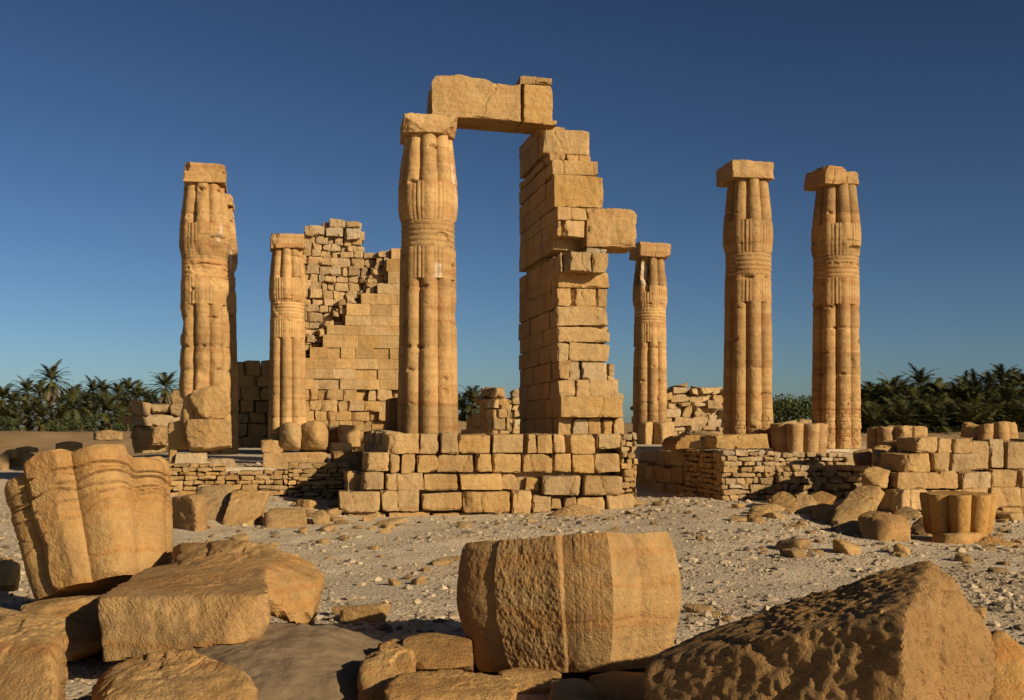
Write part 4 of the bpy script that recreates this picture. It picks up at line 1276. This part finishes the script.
# ------------------------------------------------------------------ foreground
drum('lobed_drum', 106, 10.6, 592, 1.27, 0.775, 'huge tilted lobed capital propped on rocks in the left foreground', 410, 'fore', r0=0.63, drops=((-45, 0.10), (90, 0.14), (45, 0.03)),
     taper=(0.83, 1.02), tilt=(RAD(-13), RAD(-17.5)), rot=RAD(-12), erode=0.5, nth=560, dz=0.008, topn=0.03, keel=0.0, bulge=0.03,
     flats=((0, 0.945, 0.007),), cracks=((0.84, 0.02, 0.055), (0.70, -0.03, 0.045), (0.60, 0.05, 0.025), (0.45, 0.2, 0.02), (0.3, -0.3, 0.012), (0.72, 0.1, 0.05)), steps=((0.80, 0.016), (0.68, -0.014), (0.55, 0.008)))
drum('lobed_drum', 574, 8.35, 667, 0.965, 0.95, 'big lobed drum with one split rough lobe in the centre foreground', 411, 'fore', r0=0.62,
     taper=(0.85, 0.94), tilt=(RAD(-9), RAD(0.5)), rot=RAD(16), erode=0.25, nth=900, dz=0.0065, topn=0.015, keel=0.0, ridge=0.9, bulge=0.12, incise=((-5, 0.2, 1.1), (-9, 0.2, 1.1), (-13, 0.2, 1.1), (-17, 0.2, 1.1)),
     flats=((-45, 0.79, 0.009),), cracks=((0.35, 0.02, 0.006),))

# broken slab and boulder, left
rock_obj('broken_slab', [P(97, 598, 8.05), P(104, 662, 7.9), P(258, 640, 7.65), P(270, 618, 7.75), P(268, 594, 7.85), P(150, 566, 9.7), P(262, 552, 9.9), P(140, 650, 9.4), P(262, 640, 9.6)],
         M['fore'], 'long broken slab with tooled front edge beneath the tilted capital', 'stone slab', res=6, k=120, amp=0.02, freq=1.8, fine=0.009, ledge=0.005, seed=501, crack=0.012, crackfreq=0.9, facets=4, fcut=0.99, flake=0.012)
rock_obj('boulder', [P(160, 556, 10.1), P(182, 543, 10.3), P(236, 541, 9.8), P(262, 545, 9.7), P(284, 552, 9.6), P(318, 567, 9.6), P(321, 578, 9.4), P(316, 606, 9.2), P(303, 627, 8.9), P(282, 618, 8.6), P(250, 600, 8.5), P(258, 585, 8.6), P(190, 580, 8.9), P(170, 580, 10.4), P(310, 620, 10.4), P(180, 545, 11), P(260, 548, 10.8)],
         M['fore'], 'large furrowed boulder behind and right of the long broken slab', 'boulder', res=6, k=90, amp=0.07, freq=1.7, fine=0.012, ledge=0.007, seed=502, crack=0.05, crackfreq=0.8)
rock_obj('boulder', [P(20, 608, 8.6), P(60, 600, 8.9), P(106, 596, 9.0), P(108, 650, 8.4), P(60, 664, 8.2), P(22, 655, 8.3), P(40, 600, 10.4), P(108, 596, 10.4), P(108, 650, 10), P(30, 655, 10)],
         M['fore'], 'shaded block directly underneath the tilted capital', 'boulder', res=6, k=90, amp=0.03, seed=503, tint=0.95)
rock_obj('boulder', [P(-30, 640, 6.0), P(0, 620, 6.3), P(34, 613, 6.5), P(62, 621, 6.5), P(60, 644, 6.0), P(48, 652, 5.7), P(56, 705, 5.4), P(54, 760, 5.2), P(-20, 760, 5.2), P(-60, 680, 5.8), P(-20, 625, 7.2), P(58, 624, 7.2), P(58, 740, 7), P(-30, 740, 7)],
         M['fore'], 'pale brown boulder cut off by the left bottom corner', 'boulder', res=6, k=90, amp=0.035, freq=2.2, fine=0.01, ledge=0.007, seed=504, crack=0.012)
rock_obj('boulder', [P(-20, 606, 8.0), P(4, 610, 7.8), P(22, 616, 7.7), P(24, 626, 7.7), P(-20, 628, 7.6), P(0, 608, 8.6), P(22, 612, 8.6), P(20, 628, 8.5), P(-20, 630, 8.5)],
         M['rubble'], 'cream coloured stone just above the corner boulder at the left edge', 'boulder', res=5, amp=0.02, tint=1.25, seed=505)
rock_obj('boulder', [P(88, 700, 5.7), P(112, 668, 6.2), P(150, 656, 6.3), P(190, 652, 6.3), P(222, 664, 6.1), P(242, 672, 6.0), P(256, 690, 5.8), P(260, 720, 5.6), P(240, 760, 5.5), P(95, 760, 5.5), P(110, 670, 7), P(190, 656, 7.1), P(244, 680, 6.9), P(250, 750, 6.8), P(100, 750, 6.8)],
         M['fore'], 'broad tooled boulder along the bottom edge below the broken slab', 'boulder', res=6, k=90, amp=0.035, freq=2.4, fine=0.013, ledge=0.007, seed=506, crack=0.015)
rock_obj('boulder', [P(-6, 566, 13), P(8, 560, 13), P(18, 566, 13), P(17, 585, 12.7), P(-6, 588, 12.7), P(-4, 562, 14), P(18, 566, 14), P(16, 588, 13.8)],
         M['wall'], 'small brown stone on gravel at the left edge below the tilted capital', 'boulder', res=4, seed=507)
sand_patch('sand_mound', (-1.75, 8.0), 1.35, 1.5, 0.36, 0.2, 61)

# stones round the centre drum
rock_obj('boulder', [P(404, 638, 7.9), P(430, 634, 8.1), P(470, 640, 8.1), P(472, 668, 7.7), P(408, 668, 7.6), P(406, 638, 8.7), P(470, 640, 8.8), P(470, 672, 8.6), P(406, 672, 8.6)],
         M['rough'], 'dark squared stone in shadow left of the centre drum', 'boulder', res=5, k=90, amp=0.015, seed=510)
rock_obj('boulder', [P(362, 668, 7.1), P(380, 656, 7.3), P(408, 652, 7.3), P(412, 690, 6.9), P(398, 712, 6.7), P(360, 712, 6.8), P(372, 658, 8), P(410, 656, 8), P(410, 712, 7.8), P(362, 712, 7.8)],
         M['fore'], 'rounded stone at the left end of the stones below the centre drum', 'boulder', res=5, k=20, amp=0.02, seed=511)
rock_obj('boulder', [P(380, 646, 7.9), P(392, 643, 7.9), P(408, 648, 7.8), P(408, 660, 7.6), P(380, 660, 7.6), P(382, 646, 8.4), P(408, 648, 8.4), P(408, 664, 8.3), P(380, 664, 8.3)],
         M['fore'], 'little sunlit stone wedged left of the dark squared stone', 'boulder', res=4, amp=0.015, seed=512)
rock_obj('boulder', [P(386, 690, 6.4), P(404, 674, 6.8), P(450, 671, 6.9), P(500, 677, 6.8), P(516, 686, 6.6), P(510, 712, 6.3), P(400, 725, 6.1), P(392, 676, 7.4), P(505, 680, 7.4), P(505, 720, 7.2), P(392, 720, 7.2)],
         M['fore'], 'flat topped cracked stone at the bottom edge below the centre drum', 'boulder', res=6, k=90, amp=0.018, freq=3, fine=0.006, seed=513, crack=0.01, crackfreq=1.6)
rock_obj('boulder', [P(498, 672, 7.6), P(520, 668, 7.8), P(560, 672, 7.7), P(560, 694, 7.3), P(500, 694, 7.3), P(500, 672, 8.4), P(560, 672, 8.4), P(560, 696, 8.3), P(500, 696, 8.3)],
         M['fore'], 'low stone in the dark gap under the left of the centre drum', 'boulder', res=5, amp=0.02, seed=514)
rock_obj('boulder', [P(590, 678, 7.4), P(612, 672, 7.6), P(646, 674, 7.5), P(654, 712, 7.0), P(594, 712, 7.0), P(592, 676, 8.2), P(650, 676, 8.2), P(650, 712, 8), P(594, 712, 8)],
         M['fore'], 'brown stone wedged between the centre drum and the big right boulder', 'boulder', res=5, amp=0.02, seed=515)
rock_obj('boulder', [P(553, 684, 7.0), P(580, 682, 7.0), P(594, 694, 6.8), P(590, 712, 6.6), P(550, 712, 6.6), P(556, 684, 7.6), P(592, 688, 7.6), P(590, 712, 7.5), P(552, 712, 7.5)],
         M['rubble'], 'small round stones edge below the middle of the centre drum', 'boulder', res=4, amp=0.015, seed=516)
# great boulder at the right
rock_obj('great_boulder', [P(646, 664, 6.15), P(658, 652, 6.3), P(700, 634, 6.45), P(790, 602, 6.4), P(885, 570, 6.2), P(930, 561, 6.05), P(955, 580, 5.95), P(982, 618, 5.95), P(992, 640, 6.0), P(988, 720, 5.8),
                           P(908, 610, 5.28), P(904, 650, 5.19), P(906, 770, 5.10), P(650, 770, 5.85), P(985, 790, 5.7), P(690, 660, 7.3), P(930, 570, 7.0), P(985, 640, 7.0), P(680, 760, 7.2), P(980, 780, 6.9)],
         M['rough'], 'great angular boulder with rough shaded flank in the right foreground', 'boulder', res=7, k=90, amp=0.024, freq=1.4, fine=0.008, seed=520, crack=0.02, crackfreq=0.8, tint=1.15, facets=3, fcut=0.99, grit=0.009, flake=0.006)
rock_obj('boulder', [P(986, 640, 7.2), P(1000, 630, 7.4), P(1018, 640, 7.3), P(1028, 665, 7.1), P(1036, 720, 6.8), P(985, 740, 6.8), P(990, 640, 8.2), P(1024, 660, 8.2), P(1030, 730, 8), P(986, 740, 8)],
         M['fore'], 'smooth rounded boulder peeping out behind the great boulder at right', 'boulder', res=5, k=16, amp=0.02, seed=521)

# ------------------------------------------------------------------ gravel and loose stones
def build_gravel():
    rng = np.random.RandomState(77)
    base_v, base_f = ico(1)
    gx, gy = np.meshgrid(np.arange(200) / 4.0, np.arange(200) / 4.0, indexing='ij')
    PN = sm(-0.35, 0.55, fbm(np.stack([gx, gy, 0 * gx], -1).reshape(-1, 3) * 0.55, 4, 99, 0.6)).reshape(200, 200)
    mb_v, mb_f, mb_t, n = [], [], [], 0
    N = 26000
    k = 0
    while k < N:
        Y = 6.0 + 30 * rng.rand() ** 1.25
        x = rng.uniform(-0.5, 0.5) * Y * 1.08
        pr = float(PN[int((x + 25) * 4) % 200, int(Y * 4) % 200])
        bias = 1.0 if x > 0.2 * Y * 0.2 else 0.62
        if rng.rand() > bias * (0.12 + 0.88 * pr): continue
        if (abs(x + 1.75) < 1.1 and abs(Y - 8.0) < 1.2): 
            k += 1
            continue
        s = 0.011 * math.exp(rng.exponential(0.55))
        s = min(s, 0.09) * (0.75 + Y / 55)
        v = base_v * (1 + rng.uniform(-0.28, 0.22, (len(base_v), 1))) * (np.array([1.0, rng.uniform(0.6, 1.1), rng.uniform(0.35, 0.75)]) * s)
        a = rng.uniform(0, 6.28)
        c, q = math.cos(a), math.sin(a)
        v = np.stack([v[:, 0] * c - v[:, 1] * q + x, v[:, 0] * q + v[:, 1] * c + Y, v[:, 2]], 1)
        mb_v.append(v); mb_f.append(base_f + n); n += len(base_v)
        mb_t.append(np.full(len(base_v), rng.uniform(0.25, 0.5) if rng.rand() < 0.16 else np.clip(rng.normal(1.0, 0.2), 0.6, 1.5)))
        k += 1
    v = np.concatenate(mb_v)
    c = v.reshape(-1, len(base_v), 3)
    xy = c[:, :, :2].mean(1)
    z = gh(xy[:, 0], xy[:, 1])
    v[:, 2] += np.repeat(z, len(base_v)) + 0.004
    mb = MB(); mb.add(v, np.concatenate(mb_f), np.concatenate(mb_t))
    tag(mb.build('gravel', M['gravel'], sharp=30), kind='stuff')
build_gravel()

def build_loose():
    rng = np.random.RandomState(88)
    protos = []
    for i in range(5):
        pts = boxpts((0, 0, 0), (1, rng.uniform(0.6, 0.9), rng.uniform(0.35, 0.6)), 0, jit=0.3, seed=700 + i)
        mb = MB(); v, f = rock(pts, 4, 18, 0.07, 2.2, 0.02, 800 + i)
        mb.add(v, f, T_(rng))
        o = mb.build('loose_stone', M['wall'], None, (0, 0, 0))
        tag(o, 'loose fragment of ochre stone lying on the grey gravel slope', 'stone', 'loose stones scattered over the gravel')
        protos.append(o)
    k = 0
    spots = [(368, 622, 0.42), (348, 616, 0.30), (440, 565, 0.34), (455, 560, 0.2), (395, 585, 0.2), (1008, 520, 0.5), (700, 540, 0.22), (640, 505, 0.35), (655, 498, 0.25)]
    while len(spots) < 70:
        py = 478 + 150 * rng.rand() ** 1.3
        spots.append((rng.uniform(200, 1020), py, rng.uniform(0.10, 0.28)))
    for (a, b, c, d, n) in ((205, 345, 496, 546, 40), (640, 730, 482, 505, 22), (760, 930, 505, 560, 34), (340, 640, 512, 530, 26), (985, 1024, 520, 560, 8)):
        for _ in range(n):
            spots.append((rng.uniform(a, b), rng.uniform(c, d), 0.10 * math.exp(rng.exponential(0.5))))
    for (a, b, c, d, n) in ((735, 905, 497, 522, 16), (880, 1000, 515, 535, 7), (300, 345, 505, 535, 6), (615, 660, 495, 508, 5)):
        for _ in range(n):
            spots.append((rng.uniform(a, b), rng.uniform(c, d), rng.uniform(0.3, 0.6)))
    for (px, py, s) in spots:
        Y = 2.1 * F / (py - HOR)
        for _ in range(4):
            x = (px - 512) / F * Y
            Y = (EYE - float(gh(np.array([x]), np.array([Y]))[0])) * F / (py - HOR)
        if Y > 33: continue
        x = (px - 512) / F * Y
        src = protos[k % 5]
        o = src if k < 5 else src.copy()
        if k >= 5: COL.objects.link(o)
        o.location = (x, Y, float(gh(np.array([x]), np.array([Y]))[0]) + 0.12 * s)
        o.rotation_euler = (rng.uniform(-0.2, 0.2), rng.uniform(-0.2, 0.2), rng.uniform(0, 6.28))
        o.scale = (s, s, s * rng.uniform(0.7, 1.1))
        k += 1
build_loose()

# ------------------------------------------------------------------ palms and trees
def frond(mb, base, az, el, L, droop, rng, pairs=17, tint=1.0, wide=0.085):
    n = 8
    pts = []
    p = np.array(base, float)
    e = el
    st = L / n
    d0 = np.array((math.cos(az), math.sin(az), 0.0))
    side = np.array((-math.sin(az), math.cos(az), 0.0))
    dirs = []
    for i in range(n + 1):
        pts.append(p.copy())
        dr = d0 * math.cos(e) + np.array((0, 0, math.sin(e)))
        dirs.append(dr)
        p = p + dr * st
        e -= droop / n * (0.6 + 1.2 * i / n)
    pts, dirs = np.array(pts), np.array(dirs)
    V, Fc = [], []
    for i in range(n + 1):
        w = 0.045 * (1 - i / n) + 0.012
        V += [pts[i] - side * w, pts[i] + side * w]
    for i in range(n):
        Fc.append([2 * i, 2 * i + 1, 2 * i + 3, 2 * i + 2])
    for k in range(pairs):
        t = 0.16 + 0.84 * k / (pairs - 1)
        q = t * n
        i = min(int(q), n - 1); fr = q - i
        c = pts[i] * (1 - fr) + pts[i + 1] * fr
        dr = dirs[min(i, n)]
        up = np.cross(side, dr)
        ll = L * 0.17 * (0.45 + 0.9 * math.sin(math.pi * min(1, 0.12 + t * 0.85)))
        for s in (-1, 1):
            ld = side * s * 0.8 + dr * 0.8 + up * rng.uniform(-0.30, 0.15) + np.array((0, 0, -0.15))
            ld = ld / np.linalg.norm(ld)
            b0, tip = c, c + ld * ll * rng.uniform(0.8, 1.1)
            wv = dr * wide
            j = len(V)
            V += [b0 - wv, b0 + wv, tip + wv * 0.15, tip - wv * 0.15]
            Fc.append([j, j + 1, j + 2, j + 3])
    mb.add(np.array(V), Fc, tint)

def palm_meshes(seed, short):
    rng = np.random.RandomState(seed)
    out = {}
    mb = MB()
    nf = 34 if not short else 36
    for i in range(nf):
        q = (i + 0.5) / nf
        el = RAD(82 - 118 * q ** 0.9)
        frond(mb, (0, 0, 0.15 * (1 - q)), i * 2.39996 + rng.uniform(-0.2, 0.2), el, rng.uniform(2.3, 2.9) * (1.2 if short else 1.0), RAD(rng.uniform(45, 85)) * (1 - 0.35 * q), rng,
              tint=rng.uniform(0.5, 1.35))
    out['crown'] = mb
    mb = MB()
    for i in range(20):
        frond(mb, (0, 0, -0.3 - 0.03 * i), i * 2.39996 + rng.uniform(-0.3, 0.3), RAD(rng.uniform(-75, -35)), rng.uniform(1.5, 2.3), RAD(rng.uniform(10, 40)), rng, pairs=10, tint=rng.uniform(0.7, 1.25))
    out['dry_skirt'] = mb
    return out

def palm_trunk_mesh(h, seed):
    rng = np.random.RandomState(seed)
    lean = rng.uniform(-0.05, 0.05, 2) * h
    zs = np.linspace(0, h, int(h / 0.09))
    ph = rng.uniform(0, 6)
    def rf(th, z):
        return (0.24 - 0.05 * z / h + 0.10 * np.exp(-z / 0.5)) * (1 + 0.10 * (np.abs(((z / 0.2) % 1) - 0.5)) + 0.05 * np.sin(5 * th + z * 9 + ph))
    v, f = revolve(zs, rf, 12)
    s = (v[:, 2] / h) ** 2
    v[:, 0] += lean[0] * s; v[:, 1] += lean[1] * s
    mb = MB(); mb.add(v, f, 1.0)
    return mb, lean

PROT = []
for i in range(5):
    d = palm_meshes(60 + i, i >= 3)
    PROT.append(d)
_pm = {}
def part_of(kind, i, root, mat):
    key = (kind, i)
    if key not in _pm:
        o = PROT[i][kind].build(kind, mat, root, smooth=False)
        _pm[key] = o
        return o
    o = _pm[key].copy()
    COL.objects.link(o)
    o.parent = root
    return o
_tr = {}
def palm(px, ytop, Y, seed, label, group, short=False):
    rng = np.random.RandomState(seed)
    x = (px - 512) / F * Y
    g = float(gh(np.array([x]), np.array([Y]))[0])
    h = EYE + (HOR - ytop) / F * Y - g - 1.8
    h = max(h, 0.5)
    root = thing('date_palm', label, 'palm tree', (x, Y, g), rng.uniform(0, 6.28), group)
    i = rng.randint(0, 3) if not short else rng.randint(3, 5)
    hk = round(h * 2) / 2
    if hk not in _tr:
        mb, lean = palm_trunk_mesh(hk, int(hk * 2) + 5)
        o = mb.build('trunk', M['trunk'], root)
        _tr[hk] = (o, lean)
    else:
        o, lean = _tr[hk]
        o = o.copy(); COL.objects.link(o); o.parent = root
    o.scale = (1, 1, h / hk)
    s = rng.uniform(0.85, 1.12)
    for kind, mt in (('crown', M['frond']), ('dry_skirt', M['dry'])):
        if kind == 'dry_skirt' and short and seed % 2: continue
        c = part_of(kind, i, root, mt)
        c.location = (lean[0], lean[1], h)
        c.rotation_euler = (0, 0, rng.uniform(0, 6.28))
        c.scale = (s, s, s)

GL, GR = 'date palms in the grove at the left', 'date palms in the grove at the right'
palm(52, 367, 138, 1, 'tallest date palm of the left grove, standing clear above the others', GL)
palm(165, 374, 140, 2, 'lone date palm close left of the eroded far left column', GL)
for k, (px, yt, Y) in enumerate(((4, 386, 140), (26, 380, 147), (38, 383, 150), (92, 379, 150), (104, 379, 148), (119, 382, 146), (128, 378, 150), (138, 386, 150), (148, 388, 152), (72, 388, 152), (60, 392, 150), (-12, 384, 150), (14, 390, 152), (84, 390, 154), (176, 388, 152))):
    palm(px, yt, Y, 20 + k, 'tall date palm in the crowded left grove', GL)
for k, (px, yt, Y) in enumerate(((8, 406, 138), (28, 402, 136), (42, 404, 134), (75, 393, 132), (64, 408, 136), (92, 408, 138), (108, 398, 134), (120, 410, 136), (134, 408, 137), (146, 404, 140), (-8, 410, 137), (158, 398, 144), (18, 414, 134), (54, 412, 139), (84, 412, 140), (170, 404, 140))):
    palm(px, yt, Y, 50 + k, 'short bushy date palm low in the left grove', GL, True)
palm(472, 388, 120, 3, 'date palm showing between the lintel column and the broken wall stub', GL)
palm(463, 396, 122, 4, 'low palm crown half hidden by the lintel column', GL, True)
rt = ((872, 383), (893, 378), (899, 380), (920, 371), (934, 379), (952, 383), (966, 379), (988, 369), (1002, 365), (1016, 373), (1026, 371), (884, 386), (908, 384), (943, 386), (976, 376), (1010, 378), (960, 388), (926, 386), (1040, 375), (864, 388))
for k, (px, yt) in enumerate(rt):
    palm(px, yt, 112 + (k * 5) % 16, 80 + k, 'tall date palm in the dense right grove', GR)
rng = np.random.RandomState(9)
for k in range(46):
    px = 862 + (k * 37) % 190
    yt = 394 + (k % 3) * 8 + rng.uniform(-4, 4)
    palm(px, yt, 112 - (k % 3) * 5 + rng.uniform(-2, 2), 130 + k, 'short bushy date palm low in the right grove', GR, True)

def leafy(name, px, ybot, Y, w, h, label, cat, seed, n=5200, trunk=True, group=None):
    rng = np.random.RandomState(seed)
    x = (px - 512) / F * Y
    g = float(gh(np.array([x]), np.array([Y]))[0])
    root = thing(name, label, cat, (x, Y, g), 0, group)
    cl = []
    for i in range(26 if trunk else 9):
        a, r = rng.uniform(0, 6.28), math.sqrt(rng.rand())
        z = rng.uniform(0.3 if trunk else 0.15, 0.93)
        cap = math.sqrt(max(0.05, 1 - ((z - 0.5) / 0.55) ** 2))
        cl.append((r * math.cos(a) * w / 2 * cap * 0.85, r * math.sin(a) * w / 2 * cap * 0.85, z * h, rng.uniform(0.14, 0.26) * w))
    cl = np.array(cl)
    j = rng.randint(0, len(cl), n)
    d = rng.normal(size=(n, 3)); d /= np.linalg.norm(d, axis=1, keepdims=True)
    c = cl[j, :3] + d * (cl[j, 3] * rng.rand(n) ** 0.4)[:, None] * np.array([1, 1, 0.6])
    a1 = rng.normal(size=(n, 3)); a1 /= np.linalg.norm(a1, axis=1, keepdims=True)
    a2 = np.cross(a1, rng.normal(size=(n, 3))); a2 /= np.linalg.norm(a2, axis=1, keepdims=True)
    s = rng.uniform(0.06, 0.13, (n, 1)) * (1.2 if trunk else 1)
    v = np.stack([c - a1 * s, c + a2 * s * 0.5, c + a1 * s, c - a2 * s * 0.5], 1).reshape(-1, 3)
    v[:, 2] = np.maximum(v[:, 2], 0.02)
    f = np.arange(n * 4).reshape(-1, 4)
    mb = MB(); mb.add(v, f, np.repeat(rng.uniform(0.7, 1.35, n), 4))
    mb.build('crown', M['leaf'], root, smooth=False)
    mb = MB()
    for i in range(7):
        b = cl[rng.randint(len(cl))][:3] if i else np.array((0, 0, h * 0.6))
        zs = np.linspace(0, 1, 14)
        v, f = revolve(zs, lambda th, z: (0.16 if i == 0 else 0.09) * (1.1 - 0.7 * z) * w / 5 + 0 * th, 8)
        t = v[:, 2:3].copy()
        mid = np.array((b[0] * 0.25, b[1] * 0.25, b[2] * 0.55))
        path = 2 * t * (1 - t) * mid + t * t * b
        v = np.concatenate([v[:, :2], 0 * t], 1) + path
        mb.add(v, f, 0.8)
    mb.build('trunk', M['trunk'], root)
    return root
leafy('acacia_tree', 792, 425, 85, 5.4, 4.1, 'dark rounded acacia tree between the two right-hand columns', 'tree', 5, 9000)
for k, (px, Y) in enumerate(((6, 132), (58, 130), (82, 131), (128, 131), (150, 133))):
    leafy('shrub', px, 432, Y, 3.6 + (k % 3) * 0.7, 1.6 + (k % 4) * 0.35, 'low dark green shrub at the foot of the left palm grove', 'shrub', 600 + k, 1500, False, 'shrubs at the foot of the left grove')
